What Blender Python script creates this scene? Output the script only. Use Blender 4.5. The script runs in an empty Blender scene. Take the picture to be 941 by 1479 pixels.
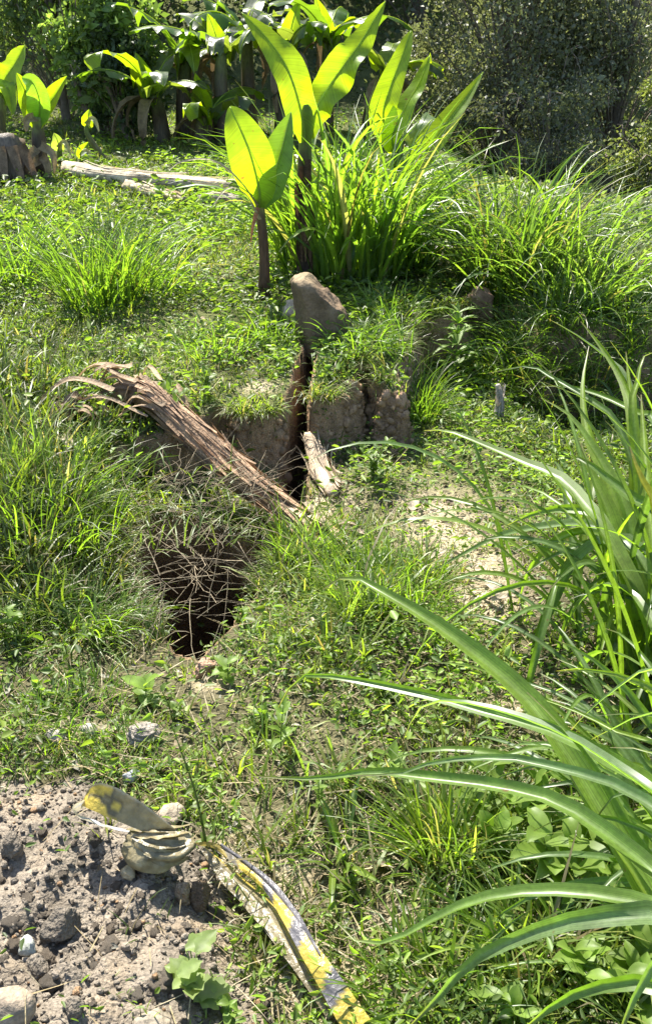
import bpy, math
import numpy as np

# ------------------------------------------------------------------ camera, world, sun, exposure
RNG = np.random.default_rng(11)
PW, PH, FPX = 941.0, 1479.0, 1400.0          # photograph size and focal length in its pixels
PITCH = math.radians(29.6)
CAM = np.array([0.0, 0.0, 1.6])
SUN_AZ, SUN_EL = math.radians(-24), math.radians(54)   # azimuth clockwise from +Y

sc = bpy.context.scene
COL = sc.collection
cd = bpy.data.cameras.new("camera")
cam = bpy.data.objects.new("camera", cd)
COL.objects.link(cam)
cam.location = CAM
cam.rotation_euler = (math.pi / 2 - PITCH, 0, 0)
cd.sensor_fit = 'VERTICAL'
cd.sensor_height = 24
cd.lens = 24 * FPX / PH
cd.clip_start, cd.clip_end = 0.05, 500
sc.camera = cam

world = bpy.data.worlds.new("World")
sc.world = world
world.use_nodes = True
wn = world.node_tree.nodes
bg = wn["Background"]
sky = wn.new("ShaderNodeTexSky")
sky.sky_type = 'NISHITA'
sky.sun_disc = False
sky.sun_elevation = SUN_EL
sky.sun_rotation = SUN_AZ
world.node_tree.links.new(sky.outputs[0], bg.inputs[0])
bg.inputs[1].default_value = 0.10

sd_ = bpy.data.lights.new("sun", 'SUN')
sd_.energy = 5.0
sd_.angle = math.radians(0.55)
sd_.color = (1.0, 0.95, 0.86)
sun = bpy.data.objects.new("sun", sd_)
COL.objects.link(sun)
sun.rotation_euler = (math.pi / 2 - SUN_EL, 0, math.pi - SUN_AZ)
# lamp shines along its local -Z; the rotation above tilts it from the sun's side (-x, +y) down to the ground
sc.view_settings.view_transform = 'Standard'
sc.view_settings.look = 'None'
sc.view_settings.exposure = 1.8
sc.view_settings.gamma = 1.0
sc.render.engine = 'CYCLES'
sc.cycles.max_bounces = 8
sc.cycles.diffuse_bounces = 4
sc.cycles.glossy_bounces = 2
sc.cycles.transmission_bounces = 4
sc.cycles.use_denoising = True

# ------------------------------------------------------------------ pixel helpers
FW = np.array([0, math.cos(PITCH), -math.sin(PITCH)])
UP = np.array([0, math.sin(PITCH), math.cos(PITCH)])
RT = np.array([1.0, 0, 0])


def pdir(px, py):
    return FW + (px - PW / 2) / FPX * RT - (py - PH / 2) / FPX * UP


def D(px, py, d):
    return CAM + d * pdir(px, py)


def W(px, py, Y):
    v = pdir(px, py)
    return CAM + v * (Y / v[1])


def G(px, py, z=0.0):
    v = pdir(px, py)
    return CAM + v * ((z - CAM[2]) / v[2])


def proj(P):
    q = np.asarray(P) - CAM
    d = q @ FW
    return PW / 2 + FPX * (q @ RT) / d, PH / 2 - FPX * (q @ UP) / d


# ------------------------------------------------------------------ noise
def h2(ix, iy, s):
    n = (ix.astype(np.int64) * 374761393 + iy.astype(np.int64) * 668265263 + s * 974634721) & 0xffffffff
    n = ((n ^ (n >> 13)) * 1274126177) & 0xffffffff
    n = ((n ^ (n >> 15)) * 2246822519) & 0xffffffff
    return ((n ^ (n >> 16)) & 0xffff) / 65535.0


def vn(x, y, s=0):
    x = np.asarray(x, float); y = np.asarray(y, float)
    ix, iy = np.floor(x), np.floor(y)
    fx, fy = x - ix, y - iy
    fx = fx * fx * (3 - 2 * fx); fy = fy * fy * (3 - 2 * fy)
    a = h2(ix, iy, s) * (1 - fx) + h2(ix + 1, iy, s) * fx
    b = h2(ix, iy + 1, s) * (1 - fx) + h2(ix + 1, iy + 1, s) * fx
    return (a * (1 - fy) + b * fy) * 2 - 1


def fbm(x, y, o=4, s=0):
    r = 0; a = 0.5
    for k in range(o):
        r = r + a * vn(x * 2 ** k + 17.3 * k, y * 2 ** k - 9.1 * k, s + k)
        a *= 0.5
    return r


def sstep(a, b, x):
    t = np.clip((x - a) / (b - a), 0, 1)
    return t * t * (3 - 2 * t)


def in_poly(x, y, poly):
    poly = np.asarray(poly, float)
    c = np.zeros(np.shape(x), bool)
    j = len(poly) - 1
    for i in range(len(poly)):
        xi, yi = poly[i]; xj, yj = poly[j]
        if yi != yj:
            c ^= ((yi > y) != (yj > y)) & (x < (xj - xi) * (y - yi) / (yj - yi) + xi)
        j = i
    return c


def seg_dist(x, y, pts, closed=False):
    """distance to a polyline, signed side of the nearest segment, parameter along it (0..1)"""
    pts = np.asarray(pts, float)
    if closed:
        pts = np.vstack([pts, pts[:1]])
    best = np.full(np.shape(x), 1e9); side = np.zeros(np.shape(x)); par = np.zeros(np.shape(x))
    n = len(pts) - 1
    for i in range(n):
        a, b = pts[i], pts[i + 1]
        e = b - a; L2 = e @ e
        t0 = ((x - a[0]) * e[0] + (y - a[1]) * e[1]) / L2
        t = np.clip(t0, 0, 1)
        dx, dy = x - a[0] - t * e[0], y - a[1] - t * e[1]
        d = np.hypot(dx, dy)
        m = d < best - 1e-9
        best = np.where(m, d, best)
        side = np.where(m, np.sign(e[0] * (y - a[1]) - e[1] * (x - a[0])), side)
        par = np.where(m, (i + t) / n, par)
    return best, side, par


# ------------------------------------------------------------------ terrain shape
UPZ = 0.14
SCARP = [G(*p, -0.12)[:2] for p in [(150, 730), (250, 700), (322, 662), (350, 676), (400, 672), (424, 656), (440, 652), (478, 652), (512, 628), (530, 606), (542, 632),
                                    (577, 640), (583, 585), (598, 535), (640, 520), (672, 512), (700, 500), (755, 540),
                                    (840, 552), (960, 530), (1300, 520)]]
SCARP_UP = [np.array([-40.0, SCARP[0][1]])] + SCARP + [np.array([60.0, SCARP[-1][1]]), np.array([60.0, 200.0]), np.array([-40.0, 200.0])]
CRACK = [G(*p, 0.12)[:2] for p in [(476, 450), (462, 480), (452, 505), (437, 540), (431, 570), (424, 600), (420, 640), (416, 680)]]
PIT = [G(*p, -0.03)[:2] for p in [(184, 752), (235, 716), (310, 714), (408, 752), (396, 802), (362, 850), (326, 910), (292, 955),
                                  (258, 945), (226, 903), (192, 852), (176, 800)]]
HEAP_PX = [(-900, 1122), (-60, 1110), (60, 1128), (130, 1112), (200, 1150), (262, 1190), (318, 1235), (322, 1310), (350, 1400), (420, 1500), (480, 1900), (-900, 1900)]
HEAP = [G(*p)[:2] for p in HEAP_PX if p[1] < 1800] + [np.array([-0.1, 0.5]), np.array([-1.5, 0.4])]


def height(x, y):
    x = np.asarray(x, float); y = np.asarray(y, float)
    wx = x + 0.06 * fbm(x * 6, y * 6, 4, 5)
    wy = y + 0.06 * fbm(x * 6, y * 6, 4, 9)
    d, _, _ = seg_dist(wx, wy, SCARP)
    sd = np.where(in_poly(wx, wy, SCARP_UP), -d, d)                                   # positive on the lower side (towards the camera)
    lower = -0.13 + 0.12 * sstep(0.25, 1.5, sd) + 0.08 * np.exp(-((x - G(540, 660)[0]) ** 2 + (y - G(540, 660)[1]) ** 2) / 0.035)
    lower = lower - 0.14 * sstep(0.75, 1.1, x) * (1 - sstep(0.2, 1.0, sd))
    soft = sstep(0.62, 0.8, x)
    st = sstep(-0.018 - 0.16 * soft, 0.03 + 0.14 * soft, sd)
    lip = (0.05 + 0.04 * fbm(x * 5, y * 5, 2, 15)) * np.exp(-np.abs(sd) / 0.07)          # worn, rounded edge
    zs = (UPZ - lip) * (1 - st) + (lower + lip * 0.9) * st
    zl = UPZ * sstep(2.1, 3.9, y)
    w = sstep(-0.95, -0.45, x)
    z = zl * (1 - w) + zs * w
    # hump in front of the upper terrace lip, softly rounded blocks
    z = z + 0.05 * np.exp(-((x - G(500, 560)[0]) ** 2 + (y - G(500, 560)[1]) ** 2) / 0.05) * (sd < 0)
    # ground falls away on the far right and stays level on the left
    z = z - 0.9 * sstep(6.2, 9.5, y) * sstep(0.4, 2.2, x - 0.12 * (y - 6))
    # hillside behind
    z = z + np.maximum(0, y - 12.5) * 0.55
    z = z + np.maximum(0, np.abs(x) - 6) * 0.12
    z = z + 0.05 * fbm(x * 0.9, y * 0.9, 3, 1) + 0.022 * fbm(x * 5, y * 5, 3, 2)
    # loose heap of soil
    hp = in_poly(x, y, HEAP); hd, _, _ = seg_dist(x, y, HEAP, True)
    hm = sstep(0, 0.16, hd) * hp
    z = z + hm * (0.05 + 0.06 * fbm(x * 5, y * 5, 3, 21) + 0.05 * np.abs(fbm(x * 13, y * 13, 2, 22)) + 0.030 * np.abs(fbm(x * 30, y * 30, 2, 23)))
    # crack
    cdist, _, cp = seg_dist(x + 0.018 * fbm(x * 14, y * 14, 3, 31), y, CRACK)
    cw = 0.010 + 0.034 * sstep(0.1, 0.85, cp)
    z = z - 0.5 * (1 - sstep(cw * 0.6, cw + 0.012, cdist)) * sstep(0.0, 0.15, cp)
    # pit under the fallen stem
    ax = x + 0.03 * fbm(x * 9, y * 9, 3, 41); ay = y + 0.03 * fbm(x * 9, y * 9, 3, 42)
    pin = in_poly(ax, ay, PIT); pd, _, _ = seg_dist(ax, ay, PIT, True)
    z = z - pin * (0.38 * sstep(0, 0.03, pd) + 0.35 * sstep(0.02, 0.16, pd))
    return z


def H(px, py):
    v = pdir(px, py)
    lo, hi = 0.3, 40.0
    for k in range(3):
        t = lo + (hi - lo) * np.linspace(0, 1, [700, 40, 30][k])
        P = CAM + t[:, None] * v
        i = max(1, int(np.argmax(P[:, 2] < height(P[:, 0], P[:, 1]))))
        lo, hi = t[i - 1], t[i]
    return P[i]


def on_ground(x, y, dz=0.0):
    return np.array([x, y, float(height(x, y)) + dz])


# ------------------------------------------------------------------ mesh helpers
ORIGIN = {}


def new_mesh(name, V, quads=None, tris=None, col=None, smooth=False):
    me = bpy.data.meshes.new(name)
    V = np.asarray(V, np.float32)
    parts, tot = [], []
    if quads is not None and len(quads):
        q = np.asarray(quads, np.int32); parts.append(q.ravel()); tot.append(np.full(len(q), 4))
    if tris is not None and len(tris):
        t = np.asarray(tris, np.int32); parts.append(t.ravel()); tot.append(np.full(len(t), 3))
    idx = np.concatenate(parts); tot = np.concatenate(tot)
    me.vertices.add(len(V)); me.vertices.foreach_set('co', V.ravel())
    me.loops.add(len(idx)); me.loops.foreach_set('vertex_index', idx)
    me.polygons.add(len(tot))
    me.polygons.foreach_set('loop_start', np.concatenate([[0], np.cumsum(tot)[:-1]]).astype(np.int32))
    if smooth:
        me.polygons.foreach_set('use_smooth', np.ones(len(tot), bool))
    me.update(calc_edges=True)
    if col is not None:
        c = np.ones((len(V), 4), np.float32)
        c[:, :3] = np.broadcast_to(np.asarray(col, np.float32), (len(V), 3))
        at = me.color_attributes.new('col', 'FLOAT_COLOR', 'POINT')
        at.data.foreach_set('color', c.ravel())
    return me


def obj(name, me, mat=None, parent=None):
    o = bpy.data.objects.new(name, me)
    COL.objects.link(o)
    if mat is not None and me is not None and not me.materials:
        me.materials.append(mat)
    if parent is not None:
        o.parent = parent
    return o


def mk(name, V, quads, mat, parent=None, col=(0.2, 0.2, 0.2), tris=None, smooth=True, st=None):
    """world-space vertices -> object; below a parent the vertices become local to the thing's base"""
    org = ORIGIN.get(parent, np.zeros(3)) if parent is not None else np.zeros(3)
    o = obj(name, new_mesh(name, np.asarray(V) - org, quads, tris, col, smooth), mat, parent)
    ORIGIN[o] = org
    if st is not None:
        at = o.data.attributes.new('st', 'FLOAT_VECTOR', 'POINT')
        at.data.foreach_set('vector', np.stack([st[0], st[1], 0 * st[0]], 1).astype(np.float32).ravel())
    return o


def tag(o, label=None, cat=None, group=None, kind=None):
    if label: o['label'] = label
    if cat: o['category'] = cat
    if group: o['group'] = group
    if kind: o['kind'] = kind
    return o


def thing(name, loc, label, cat, group=None):
    o = bpy.data.objects.new(name, None)
    COL.objects.link(o)
    o.location = loc
    o.empty_display_size = 0.1
    ORIGIN[o] = np.asarray(loc, float)
    return tag(o, label, cat, group)


def nrm(v):
    v = np.asarray(v, float)
    return v / np.maximum(np.linalg.norm(v, axis=-1, keepdims=True), 1e-9)


def smooth_path(P, n):
    P = np.asarray(P, float)
    if len(P) == 2:
        return P[0] + np.linspace(0, 1, n)[:, None] * (P[1] - P[0])
    Q = np.vstack([2 * P[0] - P[1], P, 2 * P[-1] - P[-2]])
    out = []
    m = 16
    for i in range(1, len(Q) - 2):
        t = np.linspace(0, 1, m, endpoint=False)[:, None]
        a, b, c, d = Q[i - 1], Q[i], Q[i + 1], Q[i + 2]
        out.append(0.5 * (2 * b + (c - a) * t + (2 * a - 5 * b + 4 * c - d) * t ** 2 + (3 * b - a - 3 * c + d) * t ** 3))
    out = np.vstack(out + [P[-1:]])
    L = np.concatenate([[0], np.cumsum(np.linalg.norm(np.diff(out, axis=0), axis=1))])
    s = np.linspace(0, L[-1], n)
    return np.stack([np.interp(s, L, out[:, k]) for k in range(3)], 1)


def tube(P, r, sides=6, cap=True, flat=1.0, ridges=0.0, seed=0):
    P = np.asarray(P, float); n = len(P)
    r = np.broadcast_to(np.asarray(r, float), (n,))
    T = nrm(np.gradient(P, axis=0))
    ref = np.array([0, 0, 1.0]) if abs(nrm(P[-1] - P[0])[2]) < 0.9 else np.array([0, -1.0, 0])
    A = nrm(np.cross(T, ref)); B = np.cross(A, T)
    th = np.linspace(0, 2 * np.pi, sides, endpoint=False)
    rr = r[:, None] * np.ones(sides)[None]
    if ridges:
        rr = rr * (1 + ridges * vn(np.arange(sides)[None] * 1.7 + 0 * rr, np.arange(n)[:, None] * 0.18 + 0 * rr, seed))
    V = P[:, None] + rr[..., None] * (np.cos(th)[None, :, None] * A[:, None] + flat * np.sin(th)[None, :, None] * B[:, None])
    V = V.reshape(-1, 3)
    i = np.arange(n - 1)[:, None] * sides; k = np.arange(sides)[None]; k2 = (k + 1) % sides
    q = np.stack([i + k, i + k2, i + sides + k2, i + sides + k], -1).reshape(-1, 4)
    tr = None
    if cap:
        V = np.vstack([V, P[0], P[-1]])
        a, b = len(V) - 2, len(V) - 1
        kk = np.arange(sides)
        tr = np.vstack([np.stack([np.full(sides, a), (kk + 1) % sides, kk], 1),
                        np.stack([np.full(sides, b), (n - 1) * sides + kk, (n - 1) * sides + (kk + 1) % sides], 1)])
    return V, q, tr


class Soup:
    def __init__(s): s.V, s.q, s.t, s.c, s.n = [], [], [], [], 0

    def add(s, V, q=None, t=None, col=(0.2, 0.2, 0.2)):
        V = np.asarray(V, float).reshape(-1, 3)
        if q is not None and len(q): s.q.append(np.asarray(q) + s.n)
        if t is not None and len(t): s.t.append(np.asarray(t) + s.n)
        s.V.append(V); s.c.append(np.broadcast_to(np.asarray(col, float), V.shape)); s.n += len(V)

    def build(s, name, mat, parent=None, smooth=False):
        return mk(name, np.vstack(s.V), np.vstack(s.q) if s.q else None, mat, parent, np.vstack(s.c),
                  np.vstack(s.t) if s.t else None, smooth)


def strip(P, w, hint=(0, 0, 1), fold=0.25, across=3, wave=0.0, wf=5.0, twist=0.0, seed=0, side=None):
    """leaf-like strip along P; w = full width at each point; fold lifts both edges into a V"""
    P = np.asarray(P, float); n = len(P)
    w = np.broadcast_to(np.asarray(w, float), (n,))
    T = nrm(np.gradient(P, axis=0))
    if side is None:
        S = nrm(np.cross(T, np.broadcast_to(np.asarray(hint, float), T.shape)))
    else:
        S = nrm(np.broadcast_to(np.asarray(side, float), T.shape) + 0 * T)
    N = nrm(np.cross(S, T))
    if np.any(twist):
        a = np.broadcast_to(twist, (n,))[:, None] if np.ndim(twist) else (np.linspace(0, 1, n) * twist)[:, None]
        S, N = S * np.cos(a) + N * np.sin(a), N * np.cos(a) - S * np.sin(a)
    u = np.linspace(-1, 1, across)
    s = np.linspace(0, 1, n)
    lift = fold * np.abs(u)[None] * w[:, None] * 0.5
    if wave:
        lift = lift + wave * w[:, None] * np.abs(u)[None] * vn(s[:, None] * wf + 0 * u[None], np.sign(u)[None] * 3.7 + 0 * s[:, None], seed)
    V = P[:, None] + (u[None] * w[:, None] * 0.5)[..., None] * S[:, None] + lift[..., None] * N[:, None]
    i = np.arange(n - 1)[:, None] * across; k = np.arange(across - 1)[None]
    q = np.stack([i + k, i + k + 1, i + across + k + 1, i + across + k], -1).reshape(-1, 4)
    return V.reshape(-1, 3), q, np.repeat(s, across), np.tile(u, n)


def arc(base, az, el, L, droop, n=12, p=1.5, sway=0.0):
    s = np.linspace(0, 1, n)
    th = el - droop * s ** p
    a = az + sway * s
    d = np.stack([np.cos(th) * np.cos(a), np.cos(th) * np.sin(a), np.sin(th)], 1) * (L / (n - 1))
    return np.asarray(base) + np.vstack([[0, 0, 0], np.cumsum(d[:-1], 0)])


def blades(base, az, L, Wd, lean, bend, col, tipcol=None):
    N = len(base)
    ss = [0, 0.38, 0.74, 1.0]; wf = [0.7, 1.0, 0.62]
    tw = RNG.uniform(-0.7, 0.7, N)
    S = np.stack([-np.sin(az + tw), np.cos(az + tw), np.zeros(N)], 1)
    pos = [base]
    for k in range(3):
        sm = (ss[k] + ss[k + 1]) / 2
        th = lean + bend * sm
        dl = (ss[k + 1] - ss[k]) * L
        pos.append(pos[-1] + np.stack([np.sin(th) * np.cos(az), np.sin(th) * np.sin(az), np.cos(th)], 1) * dl[:, None])
    V = np.empty((N, 7, 3))
    for k in range(3):
        V[:, 2 * k] = pos[k] - S * (Wd * wf[k] / 2)[:, None]
        V[:, 2 * k + 1] = pos[k] + S * (Wd * wf[k] / 2)[:, None]
    V[:, 6] = pos[3]
    i = (np.arange(N) * 7)[:, None]
    q = np.concatenate([i + np.array([0, 1, 3, 2]), i + np.array([2, 3, 5, 4])])
    t = i + np.array([4, 5, 6])
    c = np.repeat(col[:, None], 7, 1)
    return V.reshape(-1, 3), q, t, c.reshape(-1, 3)


def diamonds(C, A, Nn, L, Wd, col, bend=0.12):
    """one folded leaf (2 triangles) each: base C, axis A, normal Nn"""
    S = nrm(np.cross(A, Nn)); N = np.cross(S, A)
    n = len(C)
    V = np.empty((n, 4, 3))
    L = np.broadcast_to(L, (n,)); Wd = np.broadcast_to(Wd, (n,))
    mid = C + A * (0.45 * L)[:, None] + N * (bend * L)[:, None]
    V[:, 0] = C
    V[:, 1] = mid + S * (Wd / 2)[:, None]
    V[:, 2] = C + A * L[:, None] - N * (bend * 0.6 * L)[:, None]
    V[:, 3] = mid - S * (Wd / 2)[:, None]
    q = (np.arange(n) * 4)[:, None] + np.arange(4)
    return V.reshape(-1, 3), q, np.repeat(col, 4, 0)


def leaflets(C, A, Nn, L, Wd, col, bend=0.16):
    """pointed oval leaf folded along its midrib (4 triangles) each"""
    S = nrm(np.cross(A, Nn)); N = np.cross(S, A)
    n = len(C)
    L = np.broadcast_to(L, (n,)); Wd = np.broadcast_to(Wd, (n,))
    V = np.empty((n, 6, 3))
    V[:, 0] = C
    V[:, 1] = C + A * L[:, None] - N * (bend * L)[:, None]
    k = 2
    for sg in (1, -1):
        for f, w in ((0.3, 0.5), (0.68, 0.38)):
            V[:, k] = C + A * (f * L)[:, None] + S * (sg * w * Wd)[:, None] + N * (0.22 * Wd - bend * f * f * L)[:, None]
            k += 1
    i = (np.arange(n) * 6)[:, None]
    q = np.concatenate([i + np.array([0, 2, 3, 1]), i + np.array([0, 1, 5, 4])])
    return V.reshape(-1, 3), q, np.repeat(col, 6, 0)


def rdir(n, zlo=-1, zhi=1):
    z = RNG.uniform(zlo, zhi, n); a = RNG.uniform(0, 2 * np.pi, n); r = np.sqrt(1 - z * z)
    return np.stack([r * np.cos(a), r * np.sin(a), z], 1)


# ------------------------------------------------------------------ materials (all colour comes from 'col' plus noise)
def material(name, rough=0.6, trans=0.0, tcol=(1.0, 1.0, 0.6), nscale=20, namt=0.25, bump=0.0, bscale=60, spec=0.3,
             stretch=None, grain=None, veins=None, spots=None):
    m = bpy.data.materials.new(name)
    m.use_nodes = True
    nt = m.node_tree; N = nt.nodes; Lk = nt.links
    pb = N["Principled BSDF"]; out = N["Material Output"]
    at = N.new("ShaderNodeAttribute"); at.attribute_name = 'col'
    tc = N.new("ShaderNodeTexCoord")
    src = tc.outputs['Object']
    if stretch:
        mp = N.new("ShaderNodeMapping"); mp.inputs['Scale'].default_value = stretch
        Lk.new(src, mp.inputs['Vector']); src = mp.outputs[0]
    nz = N.new("ShaderNodeTexNoise"); nz.inputs['Scale'].default_value = nscale; nz.inputs['Detail'].default_value = 5
    Lk.new(src, nz.inputs['Vector'])
    mr = N.new("ShaderNodeMapRange"); mr.inputs[1].default_value = 0.25; mr.inputs[2].default_value = 0.75
    mr.inputs[3].default_value = 1 - namt; mr.inputs[4].default_value = 1 + namt
    Lk.new(nz.outputs[0], mr.inputs[0])
    mx = N.new("ShaderNodeVectorMath"); mx.operation = 'SCALE'
    Lk.new(at.outputs['Color'], mx.inputs[0]); Lk.new(mr.outputs[0], mx.inputs['Scale'])
    colour = mx.outputs[0]
    if grain:                                   # finer speckle on top: (scale, amount)
        n2 = N.new("ShaderNodeTexNoise"); n2.inputs['Scale'].default_value = grain[0]; n2.inputs['Detail'].default_value = 3
        Lk.new(tc.outputs['Object'], n2.inputs['Vector'])
        m2 = N.new("ShaderNodeMapRange"); m2.inputs[1].default_value = 0.3; m2.inputs[2].default_value = 0.7
        m2.inputs[3].default_value = 1 - grain[1]; m2.inputs[4].default_value = 1 + grain[1]
        Lk.new(n2.outputs[0], m2.inputs[0])
        x2 = N.new("ShaderNodeVectorMath"); x2.operation = 'SCALE'
        Lk.new(colour, x2.inputs[0]); Lk.new(m2.outputs[0], x2.inputs['Scale'])
        colour = x2.outputs[0]
    if veins:                                   # fine ribs: (along s, along |u|, frequency, amount)
        va = N.new("ShaderNodeAttribute"); va.attribute_name = 'st'
        sx_ = N.new("ShaderNodeSeparateXYZ"); Lk.new(va.outputs['Vector'], sx_.inputs[0])
        ab = N.new("ShaderNodeMath"); ab.operation = 'ABSOLUTE'; Lk.new(sx_.outputs[1], ab.inputs[0])
        m1 = N.new("ShaderNodeMath"); m1.operation = 'MULTIPLY'; m1.inputs[1].default_value = veins[1]; Lk.new(ab.outputs[0], m1.inputs[0])
        m0 = N.new("ShaderNodeMath"); m0.operation = 'MULTIPLY_ADD'; m0.inputs[1].default_value = veins[0]
        Lk.new(sx_.outputs[0], m0.inputs[0]); Lk.new(m1.outputs[0], m0.inputs[2])
        vz = N.new("ShaderNodeTexNoise"); vz.noise_dimensions = '1D'; vz.inputs['Scale'].default_value = veins[2]; vz.inputs['Detail'].default_value = 2
        Lk.new(m0.outputs[0], vz.inputs['W'])
        vr = N.new("ShaderNodeMapRange"); vr.inputs[1].default_value = 0.3; vr.inputs[2].default_value = 0.7
        vr.inputs[3].default_value = 1 - veins[3]; vr.inputs[4].default_value = 1 + veins[3]
        Lk.new(vz.outputs[0], vr.inputs[0])
        vx = N.new("ShaderNodeVectorMath"); vx.operation = 'SCALE'
        Lk.new(colour, vx.inputs[0]); Lk.new(vr.outputs[0], vx.inputs['Scale']); colour = vx.outputs[0]
    if spots:                                   # brown blemishes: (scale, threshold)
        sn = N.new("ShaderNodeTexNoise"); sn.inputs['Scale'].default_value = spots[0]; sn.inputs['Detail'].default_value = 4
        Lk.new(tc.outputs['Object'], sn.inputs['Vector'])
        sr = N.new("ShaderNodeMapRange"); sr.inputs[1].default_value = spots[1]; sr.inputs[2].default_value = spots[1] + 0.06
        Lk.new(sn.outputs[0], sr.inputs[0])
        smx = N.new("ShaderNodeMix"); smx.data_type = 'RGBA'; smx.inputs[7].default_value = (0.13, 0.09, 0.035, 1)
        Lk.new(sr.outputs[0], smx.inputs[0]); Lk.new(colour, smx.inputs[6]); colour = smx.outputs[2]
    Lk.new(colour, pb.inputs['Base Color'])
    pb.inputs['Roughness'].default_value = rough
    pb.inputs['Specular IOR Level'].default_value = spec
    if bump:
        bn = N.new("ShaderNodeTexNoise"); bn.inputs['Scale'].default_value = bscale; bn.inputs['Detail'].default_value = 6
        Lk.new(src, bn.inputs['Vector'])
        bp = N.new("ShaderNodeBump"); bp.inputs['Strength'].default_value = bump; bp.inputs['Distance'].default_value = 0.02
        Lk.new(bn.outputs[0], bp.inputs['Height']); Lk.new(bp.outputs[0], pb.inputs['Normal'])
    if trans:
        tr = N.new("ShaderNodeBsdfTranslucent")
        mm = N.new("ShaderNodeVectorMath"); mm.operation = 'MULTIPLY'
        Lk.new(colour, mm.inputs[0]); mm.inputs[1].default_value = tcol
        Lk.new(mm.outputs[0], tr.inputs['Color'])
        ms = N.new("ShaderNodeMixShader"); ms.inputs[0].default_value = trans
        Lk.new(pb.outputs[0], ms.inputs[1]); Lk.new(tr.outputs[0], ms.inputs[2]); Lk.new(ms.outputs[0], out.inputs[0])
    return m


M_GRASS = material("grass_blade", 0.45, 0.48, (2.25, 2.4, 0.8), 30, 0.2, spec=0.45)
M_WEED = material("weed_leaf", 0.5, 0.45, (2.2, 2.4, 0.85), 30, 0.2, spec=0.4)
M_LONG = material("long_grass_leaf", 0.36, 0.52, (2.1, 2.45, 0.6), 25, 0.22, spec=0.5, grain=(140, 0.15), veins=(0.6, 6.0, 3.0, 0.28), spots=(38, 0.70))
M_BANANA = material("banana_leaf", 0.36, 0.55, (3.6, 3.2, 0.5), 14, 0.12, spec=0.5, bump=0.12, bscale=30, veins=(30.0, 2.2, 3.0, 0.16), spots=(20, 0.69))
M_TREE = material("tree_leaf", 0.5, 0.40, (1.8, 1.9, 0.9), 3, 0.3, spec=0.4)
M_STEM = material("banana_stem", 0.5, 0.0, nscale=18, namt=0.45, bump=0.4, bscale=40, stretch=(6, 6, 1), spec=0.35)
M_GREENSTEM = material("green_stem", 0.5, 0.0, nscale=20, namt=0.2)
M_DRY = material("dry_fibre", 0.75, 0.15, (1.2, 1.1, 0.9), 24, 0.35, bump=0.35, bscale=90, spec=0.2, grain=(160, 0.25))
M_BARK = material("bark", 0.85, 0.0, nscale=12, namt=0.35, bump=0.6, bscale=25, spec=0.15)
M_SOIL = material("soil", 0.95, 0.0, nscale=9, namt=0.3, bump=0.9, bscale=70, spec=0.08, grain=(220, 0.35))
M_CLOD = material("soil_clod", 0.95, 0.0, nscale=25, namt=0.25, bump=0.9, bscale=110, spec=0.1, grain=(260, 0.3))
M_EARTH = material("packed_earth", 0.95, 0.0, nscale=14, namt=0.3, bump=0.5, bscale=38, spec=0.08, grain=(120, 0.2))
M_STONE = material("stone", 0.8, 0.0, nscale=22, namt=0.25, bump=0.5, bscale=60, spec=0.25, grain=(180, 0.2))
M_TAPE = material("plastic_tape", 0.35, 0.25, (1.2, 1.2, 1.1), 40, 0.18, bump=0.35, bscale=60, spec=0.5, grain=(110, 0.18))

# ------------------------------------------------------------------ ground
def axis(core0, core1, step, lo, hi, grow):
    c = list(np.arange(core0, core1, step))
    s = step; a = c[0]
    left = []
    while a > lo:
        s *= grow; a -= s; left.append(a)
    s = step; b = c[-1]
    while b < hi:
        s *= grow; b += s; c.append(b)
    return np.array(left[::-1] + c)


gx = axis(-1.35, 0.9, 0.0125, -60, 60, 1.09)
gy = axis(1.0, 5.2, 0.0145, -12, 90, 1.06)
GX, GY = np.meshgrid(gx, gy)
GZ = height(GX, GY)
gv = np.stack([GX, GY, GZ], -1).reshape(-1, 3)
nx, ny = len(gx), len(gy)
ii = (np.arange(ny - 1)[:, None] * nx + np.arange(nx - 1)[None]).ravel()
gq = np.stack([ii, ii + 1, ii + nx + 1, ii + nx], 1)
DRY = [(650, 770, 70, 45), (620, 735, 50, 28), (700, 860, 60, 40), (690, 820, 55, 30), (120, 1055, 60, 12), (205, 1060, 25, 16),
       (470, 730, 50, 25), (375, 560, 22, 10), (420, 1330, 35, 40), (300, 985, 20, 14), (880, 1010, 60, 25), (640, 355, 30, 12), (850, 1350, 60, 50), (480, 1430, 110, 50), (560, 1340, 50, 25), (415, 1270, 35, 30), (330, 1240, 40, 30), (740, 1010, 40, 25), (60, 660, 40, 20)]


def dry_mask(px, py):
    m = np.zeros(np.shape(px))
    for a, b, ra, rb in DRY:
        m = np.maximum(m, np.exp(-(((px - a) / ra) ** 2 + ((py - b) / rb) ** 2)))
    return m


def slope_of(x, y, e=0.012):
    return np.hypot((height(x + e, y) - height(x - e, y)) / (2 * e), (height(x, y + e) - height(x, y - e)) / (2 * e))


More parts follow.
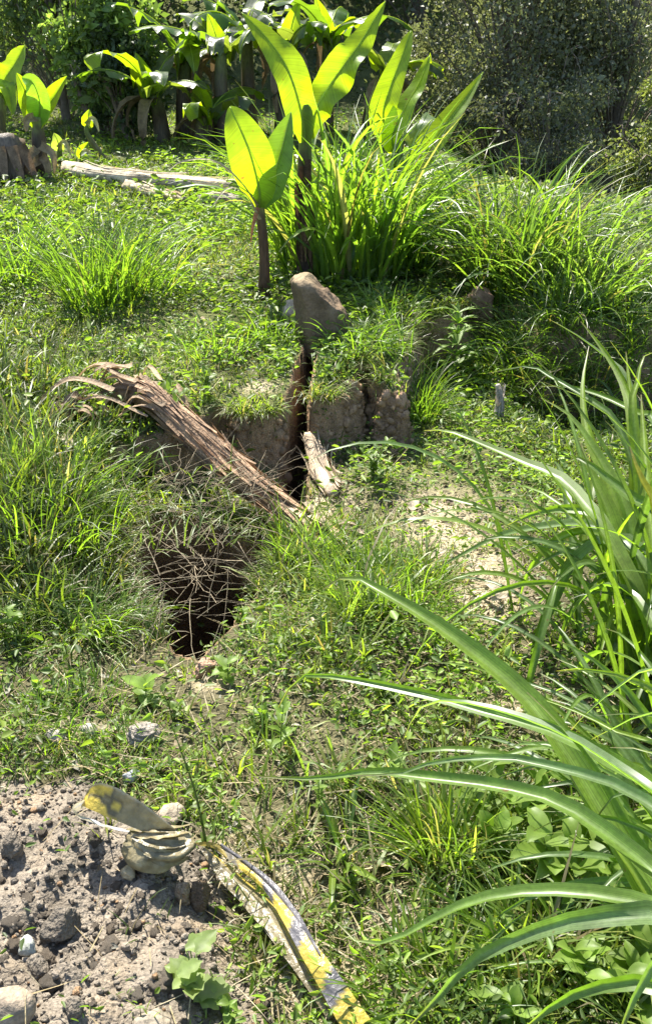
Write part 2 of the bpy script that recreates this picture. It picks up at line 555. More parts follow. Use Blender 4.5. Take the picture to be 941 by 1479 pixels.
front = gv[:, 1] > 0.4
gpx = np.full(len(gv), -5000.0); gpy = np.full(len(gv), 5000.0)
gpx[front], gpy[front] = proj(gv[front])
gs = np.hypot(np.gradient(GZ, axis=1) / np.gradient(gx)[None], np.gradient(GZ, axis=0) / np.gradient(gy)[:, None]).ravel()
hp_ = in_poly(gv[:, 0], gv[:, 1], HEAP)
n1 = fbm(gv[:, 0] * 3, gv[:, 1] * 3, 4, 61)[:, None]
n2 = fbm(gv[:, 0] * 11, gv[:, 1] * 11, 3, 62)[:, None]
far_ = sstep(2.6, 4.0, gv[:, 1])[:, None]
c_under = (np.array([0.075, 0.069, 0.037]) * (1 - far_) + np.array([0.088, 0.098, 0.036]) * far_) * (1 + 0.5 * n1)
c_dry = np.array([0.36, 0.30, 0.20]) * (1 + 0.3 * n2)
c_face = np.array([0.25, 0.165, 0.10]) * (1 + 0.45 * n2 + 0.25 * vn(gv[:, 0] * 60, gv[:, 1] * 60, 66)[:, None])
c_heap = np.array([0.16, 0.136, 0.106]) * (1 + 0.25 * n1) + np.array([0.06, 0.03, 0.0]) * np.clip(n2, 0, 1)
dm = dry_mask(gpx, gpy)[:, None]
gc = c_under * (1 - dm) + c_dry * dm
fm = sstep(0.9, 1.8, gs)[:, None] * (gv[:, 1] < 7)[:, None]
gc = gc * (1 - fm) + c_face * fm
gc = np.where(hp_[:, None], c_heap, gc)
deep = sstep(-0.16, -0.34, gv[:, 2])[:, None] * (gv[:, 1] < 5)[:, None]     # shade painted into the soil colour down in the pit and the crack
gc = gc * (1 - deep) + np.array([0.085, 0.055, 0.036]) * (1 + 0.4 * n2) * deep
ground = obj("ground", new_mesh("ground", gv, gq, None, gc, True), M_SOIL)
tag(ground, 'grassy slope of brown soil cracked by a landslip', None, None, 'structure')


def ground_z(x, y):
    """height of the built ground mesh (bilinear)"""
    i = min(max(int(np.searchsorted(gx, x)) - 1, 0), nx - 2); j = min(max(int(np.searchsorted(gy, y)) - 1, 0), ny - 2)
    u = (x - gx[i]) / (gx[i + 1] - gx[i]); v = (y - gy[j]) / (gy[j + 1] - gy[j])
    return float((GZ[j, i] * (1 - u) + GZ[j, i + 1] * u) * (1 - v) + (GZ[j + 1, i] * (1 - u) + GZ[j + 1, i + 1] * u) * v)


def on_ground(x, y, dz=0.0):
    return np.array([x, y, ground_z(x, y) + dz])


# ------------------------------------------------------------------ ground cover (stuff)
def scatter(n, y0, y1, margin=0.9, far=0.0):
    u = RNG.uniform(0, 1, n)
    y = y0 * (y1 / y0) ** u
    y = np.where(RNG.uniform(0, 1, n) < far, RNG.uniform(2.8, 8.6, n), y)
    hw = 0.345 * np.sqrt(y * y + 2.0) + margin
    x = RNG.uniform(-1, 1, n) * hw
    return x, y


def cover_keep(x, y, dens_dry=0.3, heap=0.0, slope=1.1):
    z = height(x, y)
    px, py = proj(np.stack([x, y, z], 1))
    k = slope_of(x, y) < slope
    k &= RNG.uniform(0, 1, len(x)) > dry_mask(px, py) * (1 - dens_dry) * 1.2
    inh = in_poly(x, y, HEAP)
    k &= ~inh | (RNG.uniform(0, 1, len(x)) < heap)
    ax = in_poly(x, y, PIT)
    k &= ~ax
    cdist, _, cp = seg_dist(x, y, CRACK)
    k &= cdist > 0.05
    k &= ~((y > 12) & (RNG.uniform(0, 1, len(x)) < 0.5))
    return k, z, px, py


PAL_G = np.array([[0.105, 0.145, 0.022], [0.130, 0.172, 0.028], [0.070, 0.110, 0.022], [0.145, 0.165, 0.042], [0.090, 0.130, 0.032]])
PAL_DRY = np.array([[0.30, 0.25, 0.14], [0.24, 0.19, 0.10], [0.36, 0.31, 0.20]])


def pick(pal, n, jit=0.18):
    c = pal[RNG.integers(0, len(pal), n)]
    return c * (1 + jit * RNG.normal(0, 1, (n, 1))).clip(0.5, 1.6)


# grass blades in tufts: tuft centres first, then blades round each
tx, ty = scatter(27000, 0.75, 11.5, 0.9, 0.33)
dns = fbm(tx * 1.6, ty * 1.6, 3, 71)
keep, tz, tpx, tpy = cover_keep(tx, ty, 0.25, 0.03)
keep &= RNG.uniform(-0.55, 0.5, len(tx)) < 1.5 * dns + 0.42 - 0.22 * (ty < 2.6)
tx, ty, tz, tpx, tpy = [a[keep] for a in (tx, ty, tz, tpx, tpy)]
nb = 11
bx = np.repeat(tx, nb) + RNG.normal(0, 0.018, len(tx) * nb)
by = np.repeat(ty, nb) + RNG.normal(0, 0.018, len(tx) * nb)
bz = height(bx, by) - 0.004
tallzone = np.maximum.reduce([np.exp(-(((tpx - a) / ra) ** 2 + ((tpy - b) / rb) ** 2)) for a, b, ra, rb in
                              [(40, 720, 130, 170), (50, 850, 110, 80), (440, 820, 130, 60), (560, 920, 140, 90), (30, 560, 100, 60),
                               (450, 1150, 160, 130), (640, 1250, 120, 90), (880, 480, 120, 100), (720, 1420, 200, 80)]])
hgt = (0.046 + 0.080 * tallzone) * RNG.lognormal(0, 0.32, len(tx)) * (1 + 0.5 * dns[keep])
Lb = np.repeat(hgt, nb) * RNG.uniform(0.55, 1.35, len(bx))
az = RNG.uniform(0, 2 * np.pi, len(bx))
tc_ = pick(PAL_G, len(tx), 0.16) * (1 + 0.9 * fbm(tx * 3.0, ty * 3.0, 3, 75)).clip(0.5, 1.6)[:, None]
bc = np.repeat(tc_, nb, 0) * RNG.uniform(0.8, 1.2, (len(bx), 1))
dryb = RNG.uniform(0, 1, len(bx)) < 0.10 + 0.35 * np.repeat(dry_mask(tpx, tpy), nb)
bc[dryb] = pick(PAL_DRY, dryb.sum()) * 0.55
wb = np.clip(0.0024 + 0.022 * Lb, 0.0028, 0.0065) * RNG.uniform(0.7, 1.3, len(bx)) * (1 + 0.14 * np.clip(by - 2.2, 0, 8))
V, q, t, c = blades(np.stack([bx, by, bz], 1), az, Lb, wb, RNG.uniform(0.05, 0.7, len(bx)), RNG.uniform(0.2, 1.6, len(bx)), bc)
g_ = mk("short_grass", V, q, M_GRASS, None, c, t, False)
tag(g_, 'short bright green grass covering the slope', 'grass', None, 'stuff')

# grass leaning out over the broken edges of the blocks and of the pit
ep = []
for poly, lo_, hi_, cl in ((SCARP[2:17], -0.02, 0.07, False), (PIT, -0.05, 0.03, True)):
    pp = np.array(list(poly) + ([poly[0]] if cl else []))
    seg = np.linalg.norm(np.diff(pp, axis=0), axis=1); cs = np.concatenate([[0], np.cumsum(seg)])
    m_ = int(cs[-1] * 950)
    u_ = RNG.uniform(0, cs[-1], m_)
    e0 = np.stack([np.interp(u_, cs, pp[:, 0]), np.interp(u_, cs, pp[:, 1])], 1)
    g2 = fbm(u_ * 4, u_ * 0, 3, 77) > -0.12
    if cl:
        dn = nrm(e0 - pp[:-1].mean(0)); e0 = e0 + dn * RNG.uniform(0.0, 0.05, (m_, 1)); dn = -dn
    else:
        j = np.clip(np.searchsorted(cs, u_) - 1, 0, len(seg) - 1)
        tg = nrm(pp[j + 1] - pp[j]); dn = np.stack([tg[:, 1], -tg[:, 0]], 1)
        e0 = e0 - dn * RNG.uniform(0.0, 0.07, (m_, 1))
    ep.append(np.concatenate([e0, np.arctan2(dn[:, 1], dn[:, 0])[:, None]], 1)[g2])
ep = np.vstack(ep)
m_ = len(ep)
hz_ = np.maximum.reduce([height(ep[:, 0] + dx_, ep[:, 1] + dy_) for dx_, dy_ in ((0, 0), (0.02, 0.02), (-0.02, 0.02), (0, 0.04))]) - 0.006
hcol = pick(PAL_G, m_) * RNG.uniform(0.8, 1.2, (m_, 1))
dd = RNG.uniform(0, 1, m_) < 0.22
hcol[dd] = pick(PAL_DRY, dd.sum()) * 0.55
V, q, t, c = blades(np.stack([ep[:, 0], ep[:, 1], hz_], 1), ep[:, 2] + RNG.normal(0, 0.7, m_), RNG.uniform(0.04, 0.13, m_), RNG.uniform(0.003, 0.006, m_), RNG.uniform(0.1, 0.9, m_), RNG.uniform(0.6, 2.2, m_), hcol)
tag(mk("edge_grass", V, q, M_GRASS, None, c, t, False), 'grass fringe hanging over the broken block edges and pit lip', 'grass', None, 'stuff')

# small-leaved creeping weeds
wx, wy = scatter(19500, 0.75, 11.5, 0.9, 0.3)
keep, wz, wpx, wpy = cover_keep(wx, wy, 0.3, 0.02, 1.4)
keep &= RNG.uniform(-0.5, 0.5, len(wx)) < 1.4 * fbm(wx * 2.1 + 40, wy * 2.1, 3, 81) + 0.17 - 0.1 * (wy < 2.0)
wx, wy, wz, wpx, wpy = [a[keep] for a in (wx, wy, wz, wpx, wpy)]
nl = 10
sz = RNG.lognormal(0, 0.4, len(wx))
spread = (0.022 * sz + 0.012) * (1 + 0.12 * np.clip(wy - 2.4, 0, 4))
cx = np.repeat(wx, nl) + np.repeat(spread, nl) * RNG.normal(0, 1, len(wx) * nl)
cy = np.repeat(wy, nl) + np.repeat(spread, nl) * RNG.normal(0, 1, len(wx) * nl)
cz = height(cx, cy) + np.repeat(0.045 * sz, nl) * RNG.uniform(0.1, 1.2, len(cx))
cz = np.minimum(cz, np.repeat(wz, nl) + 0.16)
A = rdir(len(cx), -0.25, 0.6)
Nn = nrm(rdir(len(cx), 0.2, 1.0))
LL = 0.016 * np.repeat(sz, nl) ** 0.5 * RNG.uniform(0.6, 1.5, len(cx)) * (1 + 0.28 * np.clip(cy - 2.4, 0, 4))
PAL_W = np.array([[0.115, 0.175, 0.025], [0.090, 0.140, 0.028], [0.140, 0.190, 0.032], [0.068, 0.108, 0.025]])
wc = np.repeat(pick(PAL_W, len(wx), 0.2) * (1 + 0.8 * fbm(wx * 3.3, wy * 3.3, 3, 85)).clip(0.5, 1.6)[:, None], nl, 0) * RNG.uniform(0.8, 1.2, (len(cx), 1))
V, q, c = leaflets(np.stack([cx, cy, cz], 1), A, Nn, LL, LL * RNG.uniform(0.28, 0.6, len(cx)), wc)
w_ = mk("creeping_weeds", V, q, M_WEED, None, c, None, False)
tag(w_, 'low small-leaved green weeds creeping among the grass', 'weeds', None, 'stuff')

# dry straw litter lying on the soil
sx, sy = scatter(20000, 0.8, 9.0, 0.6)
keep, sz_, spx, spy = cover_keep(sx, sy, 1.0, 0.10, 1.6)
keep &= RNG.uniform(0, 1, len(sx)) < 0.35 + 0.65 * dry_mask(spx, spy)
sx, sy, sz_ = sx[keep], sy[keep], sz_[keep]
n = len(sx)
V, q, t, c = blades(np.stack([sx, sy, sz_ + RNG.uniform(0.0, 0.03, n)], 1), RNG.uniform(0, 6.28, n), RNG.uniform(0.04, 0.16, n),
                    RNG.uniform(0.0014, 0.0034, n), RNG.uniform(1.25, 1.6, n), RNG.uniform(-0.25, 0.45, n), pick(PAL_DRY, n, 0.22) * 0.72)
s_ = mk("dry_straw", V, q, M_DRY, None, c, t, False)
tag(s_, 'scattered pale dry straw lying between the green grass', 'straw', None, 'stuff')


# dead leaf litter in the gaps
lx, ly = scatter(26000, 0.8, 5.0, 0.5)
keep, lz, lpx, lpy = cover_keep(lx, ly, 1.0, 0.04, 1.2)
keep &= RNG.uniform(0, 1, len(lx)) < 0.30 + 0.7 * dry_mask(lpx, lpy)
lx, ly, lz = lx[keep], ly[keep], lz[keep]; n = len(lx)
LL = 0.016 * RNG.lognormal(0, 0.45, n)
PAL_LIT = np.array([[0.17, 0.135, 0.085], [0.11, 0.085, 0.055], [0.25, 0.215, 0.155], [0.20, 0.19, 0.15]])
V, q, c = leaflets(np.stack([lx, ly, lz + RNG.uniform(0.001, 0.012, n)], 1), rdir(n, -0.15, 0.35), rdir(n, 0.5, 1), LL, LL * RNG.uniform(0.2, 0.6, n), pick(PAL_LIT, n, 0.25))
tag(mk("leaf_litter", V, q, M_DRY, None, c, None, False), 'dead brown leaf litter on the soil between the weeds', 'leaf litter', None, 'stuff')


# ------------------------------------------------------------------ banana plants
def leaf_profile(s, kind='banana'):
    if kind == 'oval':
        return np.sin(np.pi * np.clip(s * 0.985 + 0.01, 0, 1) ** 0.9) ** 0.62
    if kind == 'banana':
        return np.clip(np.sin(np.pi * np.clip(s, 0, 1) ** 0.8) ** 0.55, 0, 1) * (1 - 0.25 * s)
    if kind == 'spear':
        return np.clip(np.minimum(1, 0.35 + s * 3.2) * np.minimum(1, (1 - s) * 2.1) ** 0.75, 0, 1)
    return np.minimum(1, 0.45 + 2 * s) * (1 - s ** 3)


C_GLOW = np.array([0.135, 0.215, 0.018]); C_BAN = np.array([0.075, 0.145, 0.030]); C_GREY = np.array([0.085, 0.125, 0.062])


def banana_leaf(parent, path, width, hint=(0, -0.8, 0.6), colr=C_BAN, fold=0.35, n=30, across=9, wave=0.10, torn=0.0, twist=0.0,
                prof='banana', seed=0, rib=0.007, ribcol=(0.20, 0.27, 0.06)):
    P = smooth_path(path, n)
    s = np.linspace(0, 1, n)
    w = np.maximum(width * leaf_profile(s, prof), 0.004)
    V, q, sv, uv = strip(P, w, hint, fold, across, wave, 7, twist, seed)
    V = V.reshape(n, across, 3)
    if torn:                                           # slits running in from the edge, as wind tears them
        drop = np.zeros((n, across))
        for sg in (0, 1):
            cells = np.cumsum(RNG.uniform(0, 1, n) < 0.45)
            offs = RNG.normal(0, torn * width, cells.max() + 1)[cells]
            e = np.abs(np.linspace(-1, 1, across))
            msk = (np.linspace(-1, 1, across) > 0) == bool(sg)
            drop[:, msk] += (offs[:, None] * e[None] ** 1.5)[:, msk]
        V[..., 2] += drop - np.abs(drop) * 0.5
    V = V.reshape(-1, 3)
    stripe = 1 + 0.14 * vn(sv * 46 + np.abs(uv) * 3, np.sign(uv) * 5, seed + 3) + 0.12 * vn(sv * 9, uv * 2, seed + 5)
    c = np.asarray(colr)[None] * stripe[:, None]
    o = mk("leaf", V, q, M_BANANA, parent, c, st=(sv, uv))
    tv, tq, tt = tube(P - 0.0 * P, np.linspace(rib, rib * 0.25, n), 5)
    mk("midrib", tv, tq, M_BANANA, o, ribcol, tt)
    return o


def banana_stem(parent, path, r0, r1, top=(0.10, 0.15, 0.03), low=(0.050, 0.030, 0.022), blend=(0.55, 0.95), n=26, sides=14, seed=0):
    P = smooth_path(path, n)
    s = np.linspace(0, 1, n)
    r = r0 + (r1 - r0) * s + 0.25 * r0 * np.exp(-s * 14)
    V, q, t = tube(P, r, sides, True, 1.0, 0.16, seed)
    sv = np.concatenate([np.repeat(s, sides), [0, 1]])
    k = sstep(blend[0], blend[1], sv + 0.08 * vn(np.arange(len(sv)) * 0.9, sv * 3, seed))[:, None]
    c = np.asarray(low) * (1 - k) + np.asarray(top) * k
    c = c * (1 + 0.35 * vn(np.arange(len(sv)) % sides * 1.3, sv * 5, seed + 1))[:, None]
    o = mk("pseudostem", V, q, M_STEM, parent, c, t)
    return o


def sheath(parent, path, w, col, hint=(0, -1, 0.2), fold=0.7, n=12, name="dry_sheath", twist=0.6):
    P = smooth_path(path, n); s = np.linspace(0, 1, n)
    V, q, sv, uv = strip(P, w * (1 - 0.75 * s ** 2), hint, fold, 4, 0.25, 6, twist, int(RNG.integers(99)))
    return mk(name, V, q, M_DRY, parent, np.asarray(col) * (1 + 0.25 * vn(sv * 7, uv * 3, 4))[:, None])


# the tall young plant on the lip of the crack
b = H(440, 402); Yb = b[1]
ban = thing("banana_plant", b, 'tall young banana plant with dark stem and two glowing leaves spread in a V', 'banana plant')
banana_stem(ban, [b - [0, 0, 0.06], W(439, 320, Yb), W(440, 250, Yb), W(441, 200, Yb), W(440, 150, Yb)], 0.044, 0.030, blend=(0.62, 0.92),
            top=(0.13, 0.19, 0.03), seed=3)
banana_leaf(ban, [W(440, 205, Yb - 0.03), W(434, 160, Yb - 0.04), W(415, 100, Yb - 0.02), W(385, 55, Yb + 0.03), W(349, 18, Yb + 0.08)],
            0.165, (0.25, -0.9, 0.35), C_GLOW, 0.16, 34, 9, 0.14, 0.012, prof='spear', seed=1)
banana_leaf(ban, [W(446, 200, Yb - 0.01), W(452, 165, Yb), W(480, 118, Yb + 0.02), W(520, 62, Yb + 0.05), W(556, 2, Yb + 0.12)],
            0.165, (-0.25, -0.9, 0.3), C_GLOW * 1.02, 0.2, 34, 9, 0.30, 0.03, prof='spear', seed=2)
sheath(ban, [W(432, 262, Yb - 0.045), W(431, 320, Yb - 0.05), W(430, 392, Yb - 0.05)], 0.05, (0.10, 0.06, 0.04))
sheath(ban, [W(449, 290, Yb - 0.04), W(451, 340, Yb - 0.05), W(450, 396, Yb - 0.045)], 0.04, (0.07, 0.045, 0.03), twist=-0.4)

for k, (x0, y0, y1) in enumerate([(436, 240, 330), (444, 230, 300), (435, 300, 378), (446, 330, 378), (440, 280, 378)]):
    sheath(ban, [W(x0, y0, Yb - 0.047), W(x0 - 1 + 2 * (k % 2), (y0 + y1) / 2, Yb - 0.056), W(x0 + 1, y1, Yb - 0.06)], 0.03, np.array([0.09, 0.055, 0.035]) * (0.6 + 0.35 * k), twist=0.2 * (k - 2))
# the shorter one beside it
b = H(380, 432); Yb = b[1]
ban = thing("banana_plant", b, 'short banana sucker with one broad glowing oval leaf and one dull folded leaf', 'banana plant')
banana_stem(ban, [b - [0, 0, 0.06], W(381, 380, Yb), W(378, 330, Yb), W(373, 285, Yb)], 0.031, 0.022, blend=(0.75, 1.0), top=(0.15, 0.15, 0.04),
            low=(0.085, 0.045, 0.025), seed=8)
banana_leaf(ban, [W(374, 300, Yb - 0.02), W(374, 275, Yb - 0.03), W(362, 225, Yb - 0.03), W(344, 180, Yb), W(332, 154, Yb + 0.04)],
            0.205, (0.05, -1.0, 0.0), C_GLOW * 1.12, 0.06, 30, 9, 0.03, prof='oval', seed=4)
banana_leaf(ban, [W(378, 298, Yb), W(390, 268, Yb + 0.01), W(405, 222, Yb + 0.02), W(420, 162, Yb + 0.05)],
            0.185, (-0.45, -0.9, 0.1), C_BAN * 0.95, 0.45, 28, 9, 0.05, prof='spear', seed=5, ribcol=(0.22, 0.28, 0.12))
sheath(ban, [W(372, 300, Yb - 0.02), W(345, 262, Yb - 0.1), W(305, 232, Yb - 0.15), W(262, 234, Yb - 0.15), W(244, 246, Yb - 0.18)], 0.022, (0.34, 0.30, 0.18), (0, 0, 1), name="dry_leaf")
sheath(ban, [W(374, 318, Yb - 0.03), W(356, 284, Yb - 0.1), W(330, 272, Yb - 0.15), W(305, 300, Yb - 0.18)], 0.02, (0.40, 0.36, 0.24), (0, 0, 1), name="dry_leaf")
sheath(ban, [W(372, 300, Yb - 0.03), W(364, 330, Yb - 0.09), W(362, 350, Yb - 0.1)], 0.02, (0.30, 0.14, 0.07), name="dry_leaf")

# the plant half hidden by the tall grass clump, its leaves leaning right
b = H(590, 372) + np.array([0, 0.35, 0]); b = on_ground(b[0], b[1])
Yb = b[1]
ban = thing("banana_plant", b, 'banana plant behind the tall grass clump with three upright leaves leaning right', 'banana plant')
banana_stem(ban, [b - [0, 0, 0.05], W(585, 300, Yb), W(575, 235, Yb), W(570, 200, Yb)], 0.045, 0.03, seed=12)
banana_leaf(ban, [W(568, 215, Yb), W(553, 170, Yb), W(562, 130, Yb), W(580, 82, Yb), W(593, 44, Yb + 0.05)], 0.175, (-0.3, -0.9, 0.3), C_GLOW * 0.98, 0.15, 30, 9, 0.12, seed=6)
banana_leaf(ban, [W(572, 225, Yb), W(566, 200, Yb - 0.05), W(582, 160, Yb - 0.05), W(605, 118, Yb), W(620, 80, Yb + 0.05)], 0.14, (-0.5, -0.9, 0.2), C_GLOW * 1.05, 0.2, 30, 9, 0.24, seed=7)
banana_leaf(ban, [W(582, 300, Yb - 0.1), W(605, 235, Yb - 0.15), W(640, 185, Yb - 0.15), W(672, 142, Yb - 0.1), W(697, 104, Yb - 0.05)], 0.15, (-0.45, -0.8, 0.4), C_GLOW * 0.8, 0.3, 30, 9, 0.08, seed=8, prof='spear')
banana_leaf(ban, [W(590, 215, Yb + 0.1), W(612, 185, Yb + 0.15), W(628, 172, Yb + 0.2), W(642, 190, Yb + 0.25)], 0.16, (0, -0.5, 0.9), C_GREY * 1.3, 0.2, 20, 7, 0.15, 0.1, seed=9)
banana_leaf(ban, [W(592, 345, Yb - 0.35), W(594, 325, Yb - 0.40), W(606, 292, Yb - 0.40)], 0.12, (0, -0.9, 0.3), (0.20, 0.22, 0.02), 0.4, 16, 7, 0.1, seed=10)

# suckers on the left beside the log
b = H(58, 258); Yb = b[1]
ban = thing("banana_plant", b, 'young banana plant with three pale yellow-green leaves left of the fallen logs', 'banana plant')
banana_stem(ban, [b - [0, 0, 0.05], W(57, 220, Yb), W(55, 185, Yb), W(55, 168, Yb)], 0.07, 0.04, low=(0.06, 0.045, 0.03), top=(0.16, 0.2, 0.05), blend=(0.7, 1.0), seed=20)
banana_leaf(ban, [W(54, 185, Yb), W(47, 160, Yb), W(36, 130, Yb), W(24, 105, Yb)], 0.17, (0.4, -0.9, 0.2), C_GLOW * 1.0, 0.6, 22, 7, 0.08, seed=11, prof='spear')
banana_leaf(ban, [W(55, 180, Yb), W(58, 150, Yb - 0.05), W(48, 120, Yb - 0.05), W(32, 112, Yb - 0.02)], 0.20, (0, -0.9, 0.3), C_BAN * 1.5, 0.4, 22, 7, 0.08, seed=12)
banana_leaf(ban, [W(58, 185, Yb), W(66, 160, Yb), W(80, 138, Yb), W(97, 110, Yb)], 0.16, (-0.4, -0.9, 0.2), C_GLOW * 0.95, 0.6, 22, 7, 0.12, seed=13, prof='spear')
for k, (x0, y0, x1, y1) in enumerate([(50, 170, 38, 190), (60, 210, 78, 250), (54, 215, 34, 262), (58, 230, 44, 262), (62, 225, 70, 268)]):
    sheath(ban, [W(x0, y0, Yb - 0.05), W((x0 + x1) / 2 + (x1 - x0) * .4, (y0 + y1) / 2 - 6, Yb - 0.14), W(x1, y1, Yb - 0.16)], 0.07, (0.26, 0.2, 0.11), name="dry_leaf")

b = H(-2, 250); Yb = b[1]
ban = thing("banana_plant", b, 'banana plant cut by the picture edge with a ragged sunlit leaf', 'banana plant')
ban['label'] = 'banana plant with one large ragged sunlit leaf beside the dark cut stump'
banana_stem(ban, [b - [0, 0, 0.05], W(-2, 200, Yb), W(2, 150, Yb), W(4, 120, Yb)], 0.07, 0.04, low=(0.07, 0.06, 0.03), top=(0.16, 0.2, 0.05), seed=22)
banana_leaf(ban, [W(2, 150, Yb), W(6, 118, Yb - 0.05), W(22, 92, Yb - 0.05), W(36, 66, Yb)], 0.24, (-0.2, -0.9, 0.3), C_GLOW * 1.0, 0.3, 24, 9, 0.2, 0.05, seed=14)
banana_leaf(ban, [W(0, 150, Yb), W(8, 125, Yb - 0.1), W(14, 135, Yb - 0.15), W(20, 165, Yb - 0.2)], 0.15, (0.3, -0.8, 0.5), C_GLOW * 0.9, 0.3, 20, 7, 0.1, 0.06, seed=15)
banana_leaf(ban, [W(0, 140, Yb), W(-25, 95, Yb), W(-60, 75, Yb), W(-95, 90, Yb)], 0.24, (0.1, -0.6, 0.8), C_BAN, 0.3, 24, 7, 0.1, 0.06, seed=16)
sheath(ban, [W(4, 200, Yb - 0.1), W(14, 210, Yb - 0.2), W(8, 240, Yb - 0.2)], 0.1, (0.28, 0.23, 0.12), name="dry_leaf")

for k, (x, yb, yt, lean) in enumerate([(86, 246, 192, -8), (118, 236, 205, 10), (127, 215, 158, 2)]):
    b = H(x, yb) if k < 2 else on_ground(H(120, 246)[0] + 0.1, H(120, 246)[1] + 0.5)
    Yb = b[1]
    lab = ['small withered banana shoot with a drooping pale leaf near the log end', 'small banana shoot with a single narrow leaf leaning right over the log',
           'thin banana shoot with one upright glowing rolled leaf behind the log']
    s_o = thing("banana_shoot", b, lab[k], 'banana shoot', 'small banana shoots by the logs')
    banana_stem(s_o, [b - [0, 0, 0.04], W(x, (yb + yt) / 2 + 8, Yb), W(x, yt + 18, Yb)], 0.03, 0.018, n=10, sides=8, seed=k, low=(0.12, 0.11, 0.04))
    banana_leaf(s_o, [W(x, yt + 26, Yb), W(x + lean * .3, yt + 12, Yb - .03), W(x + lean, yt, Yb - .02)], 0.10, (0, -0.95, 0.2), [C_GREY * 1.6, C_GLOW, C_GLOW * 1.1][k], 0.4, 14, 7, 0.1, seed=30 + k, prof='spear')
    sheath(s_o, [W(x, yt + 22, Yb - .02), W(x + 8, yt + 14, Yb - .08), W(x + 16, yt + 32, Yb - .12)], 0.05, (0.3, 0.3, 0.14), name="dry_leaf")

# cut stump
b = H(14, 262); Yb = b[1]
P = smooth_path([b - [0, 0, 0.06], b + [0.0, 0, 0.12], b + [0.01, 0, 0.24], b + [0.0, 0.02, 0.30]], 12)
stp = thing("banana_stump", b, 'thick dark brown cut banana stump on the grass by young plants', 'stump')
V, q, t = tube(P, 0.17 - 0.03 * np.linspace(0, 1, 12) + 0.02 * np.exp(-np.linspace(0, 1, 12) * 8), 20, True, 1.0, 0.25, 4)
mk("stump_body", V, q, M_STEM, stp, np.array([0.13, 0.10, 0.075]) * (1 + 0.3 * vn(np.arange(len(V)) % 20 * 1.1, V[:, 2] * 6, 3))[:, None], t)
for k in range(5):
    a = -2.4 + k * 0.5
    e = b + np.array([0.17 * math.cos(a), 0.17 * math.sin(a), 0])
    sheath(stp, [e + [0, 0, 0.28], e + [0.04 * math.cos(a), 0.04 * math.sin(a), 0.15], e + [0.1 * math.cos(a), 0.1 * math.sin(a), 0.02]], 0.08, (0.2, 0.14, 0.09))

# grove behind: each plant with an own set of arching leaves
GROVE = [  # px of foot, Y, stem height, leaf count, seed, label
    (238, 9.5, 0.93, 6, 1, 'banana plant of the grove nearest the leafy bush, torn grey-green leaves hanging low'),
    (268, 9.8, 1.13, 7, 2, 'slim banana plant in the grove, second from the leafy bush'),
    (292, 9.4, 0.78, 5, 3, 'shorter banana plant in the grove with drooping torn leaves, third from the leafy bush'),
    (322, 9.6, 1.23, 7, 4, 'banana plant with thick brown stem in the middle of the grove'),
    (362, 10.1, 1.33, 7, 5, 'banana plant of the grove behind the short sucker'),
    (408, 9.8, 1.28, 7, 6, 'banana plant of the grove just behind the tall young plant'),
    (470, 10.2, 1.33, 7, 7, 'banana plant of the grove showing between the two glowing leaves'),
    (530, 9.9, 1.03, 6, 8, 'banana plant of the grove at its end towards the dark trees'),
]
for px, Y, hs, nlv, seed, lab in GROVE:
    rr = np.random.default_rng(100 + seed)
    X = (px - PW / 2) / FPX * (Y * math.cos(PITCH) + 1.6 * math.sin(PITCH))
    b = on_ground(X, Y)
    ban = thing("banana_plant", b, lab, 'banana plant', 'banana grove behind the logs')
    lean = rr.normal(0, 0.06, 2)
    hs = hs - 0.5
    top = b + np.array([lean[0], lean[1], hs])
    banana_stem(ban, [b - [0, 0, 0.06], b + [lean[0] * .3, 0, hs * .5], top], 0.085, 0.05, low=(0.075, 0.055, 0.035), top=(0.10, 0.12, 0.04), n=14, sides=10, seed=seed)
    a0 = rr.uniform(0, 6.28)
    for k in range(nlv):
        a = a0 + k * 2.4 + rr.normal(0, 0.2)
        L = rr.uniform(0.55, 0.95)
        P = arc(top - [0, 0, 0.05], a, rr.uniform(0.7, 1.25), L, rr.uniform(1.2, 2.5), 10, 1.2)
        cc = [C_BAN * 0.6, C_GREY * 0.8, C_BAN * 0.75, C_GREY * 0.65, C_GLOW * 0.7][int(rr.integers(5))]
        banana_leaf(ban, P, rr.uniform(0.17, 0.25), (0.001, 0.001, 1), cc, 0.1 if k % 2 else -0.25, 22, 7, 0.08, 0.22 if k % 3 else 0.08, seed=seed * 10 + k, rib=0.009)
    for k in range(3):
        a = rr.uniform(0, 6.28)
        P = arc(top - [0, 0, 0.08], a, 0.4, rr.uniform(0.5, 0.8), 2.6, 10, 0.7)
        sheath(ban, P, 0.11, (0.16, 0.12, 0.07), (0, 0, 1), name="dry_leaf")
    if seed in (1, 3, 4, 6, 7):   # a young furled leaf standing up, lit from behind
        P = arc(top - [0, 0, 0.1], rr.uniform(0, 6.28), 1.4, rr.uniform(0.4, 0.6), 0.3, 10)
        banana_leaf(ban, P, 0.17, (0, -1, 0.1), C_GLOW, 0.5, 18, 7, 0.08, 0.0, seed=seed * 7, prof='spear')


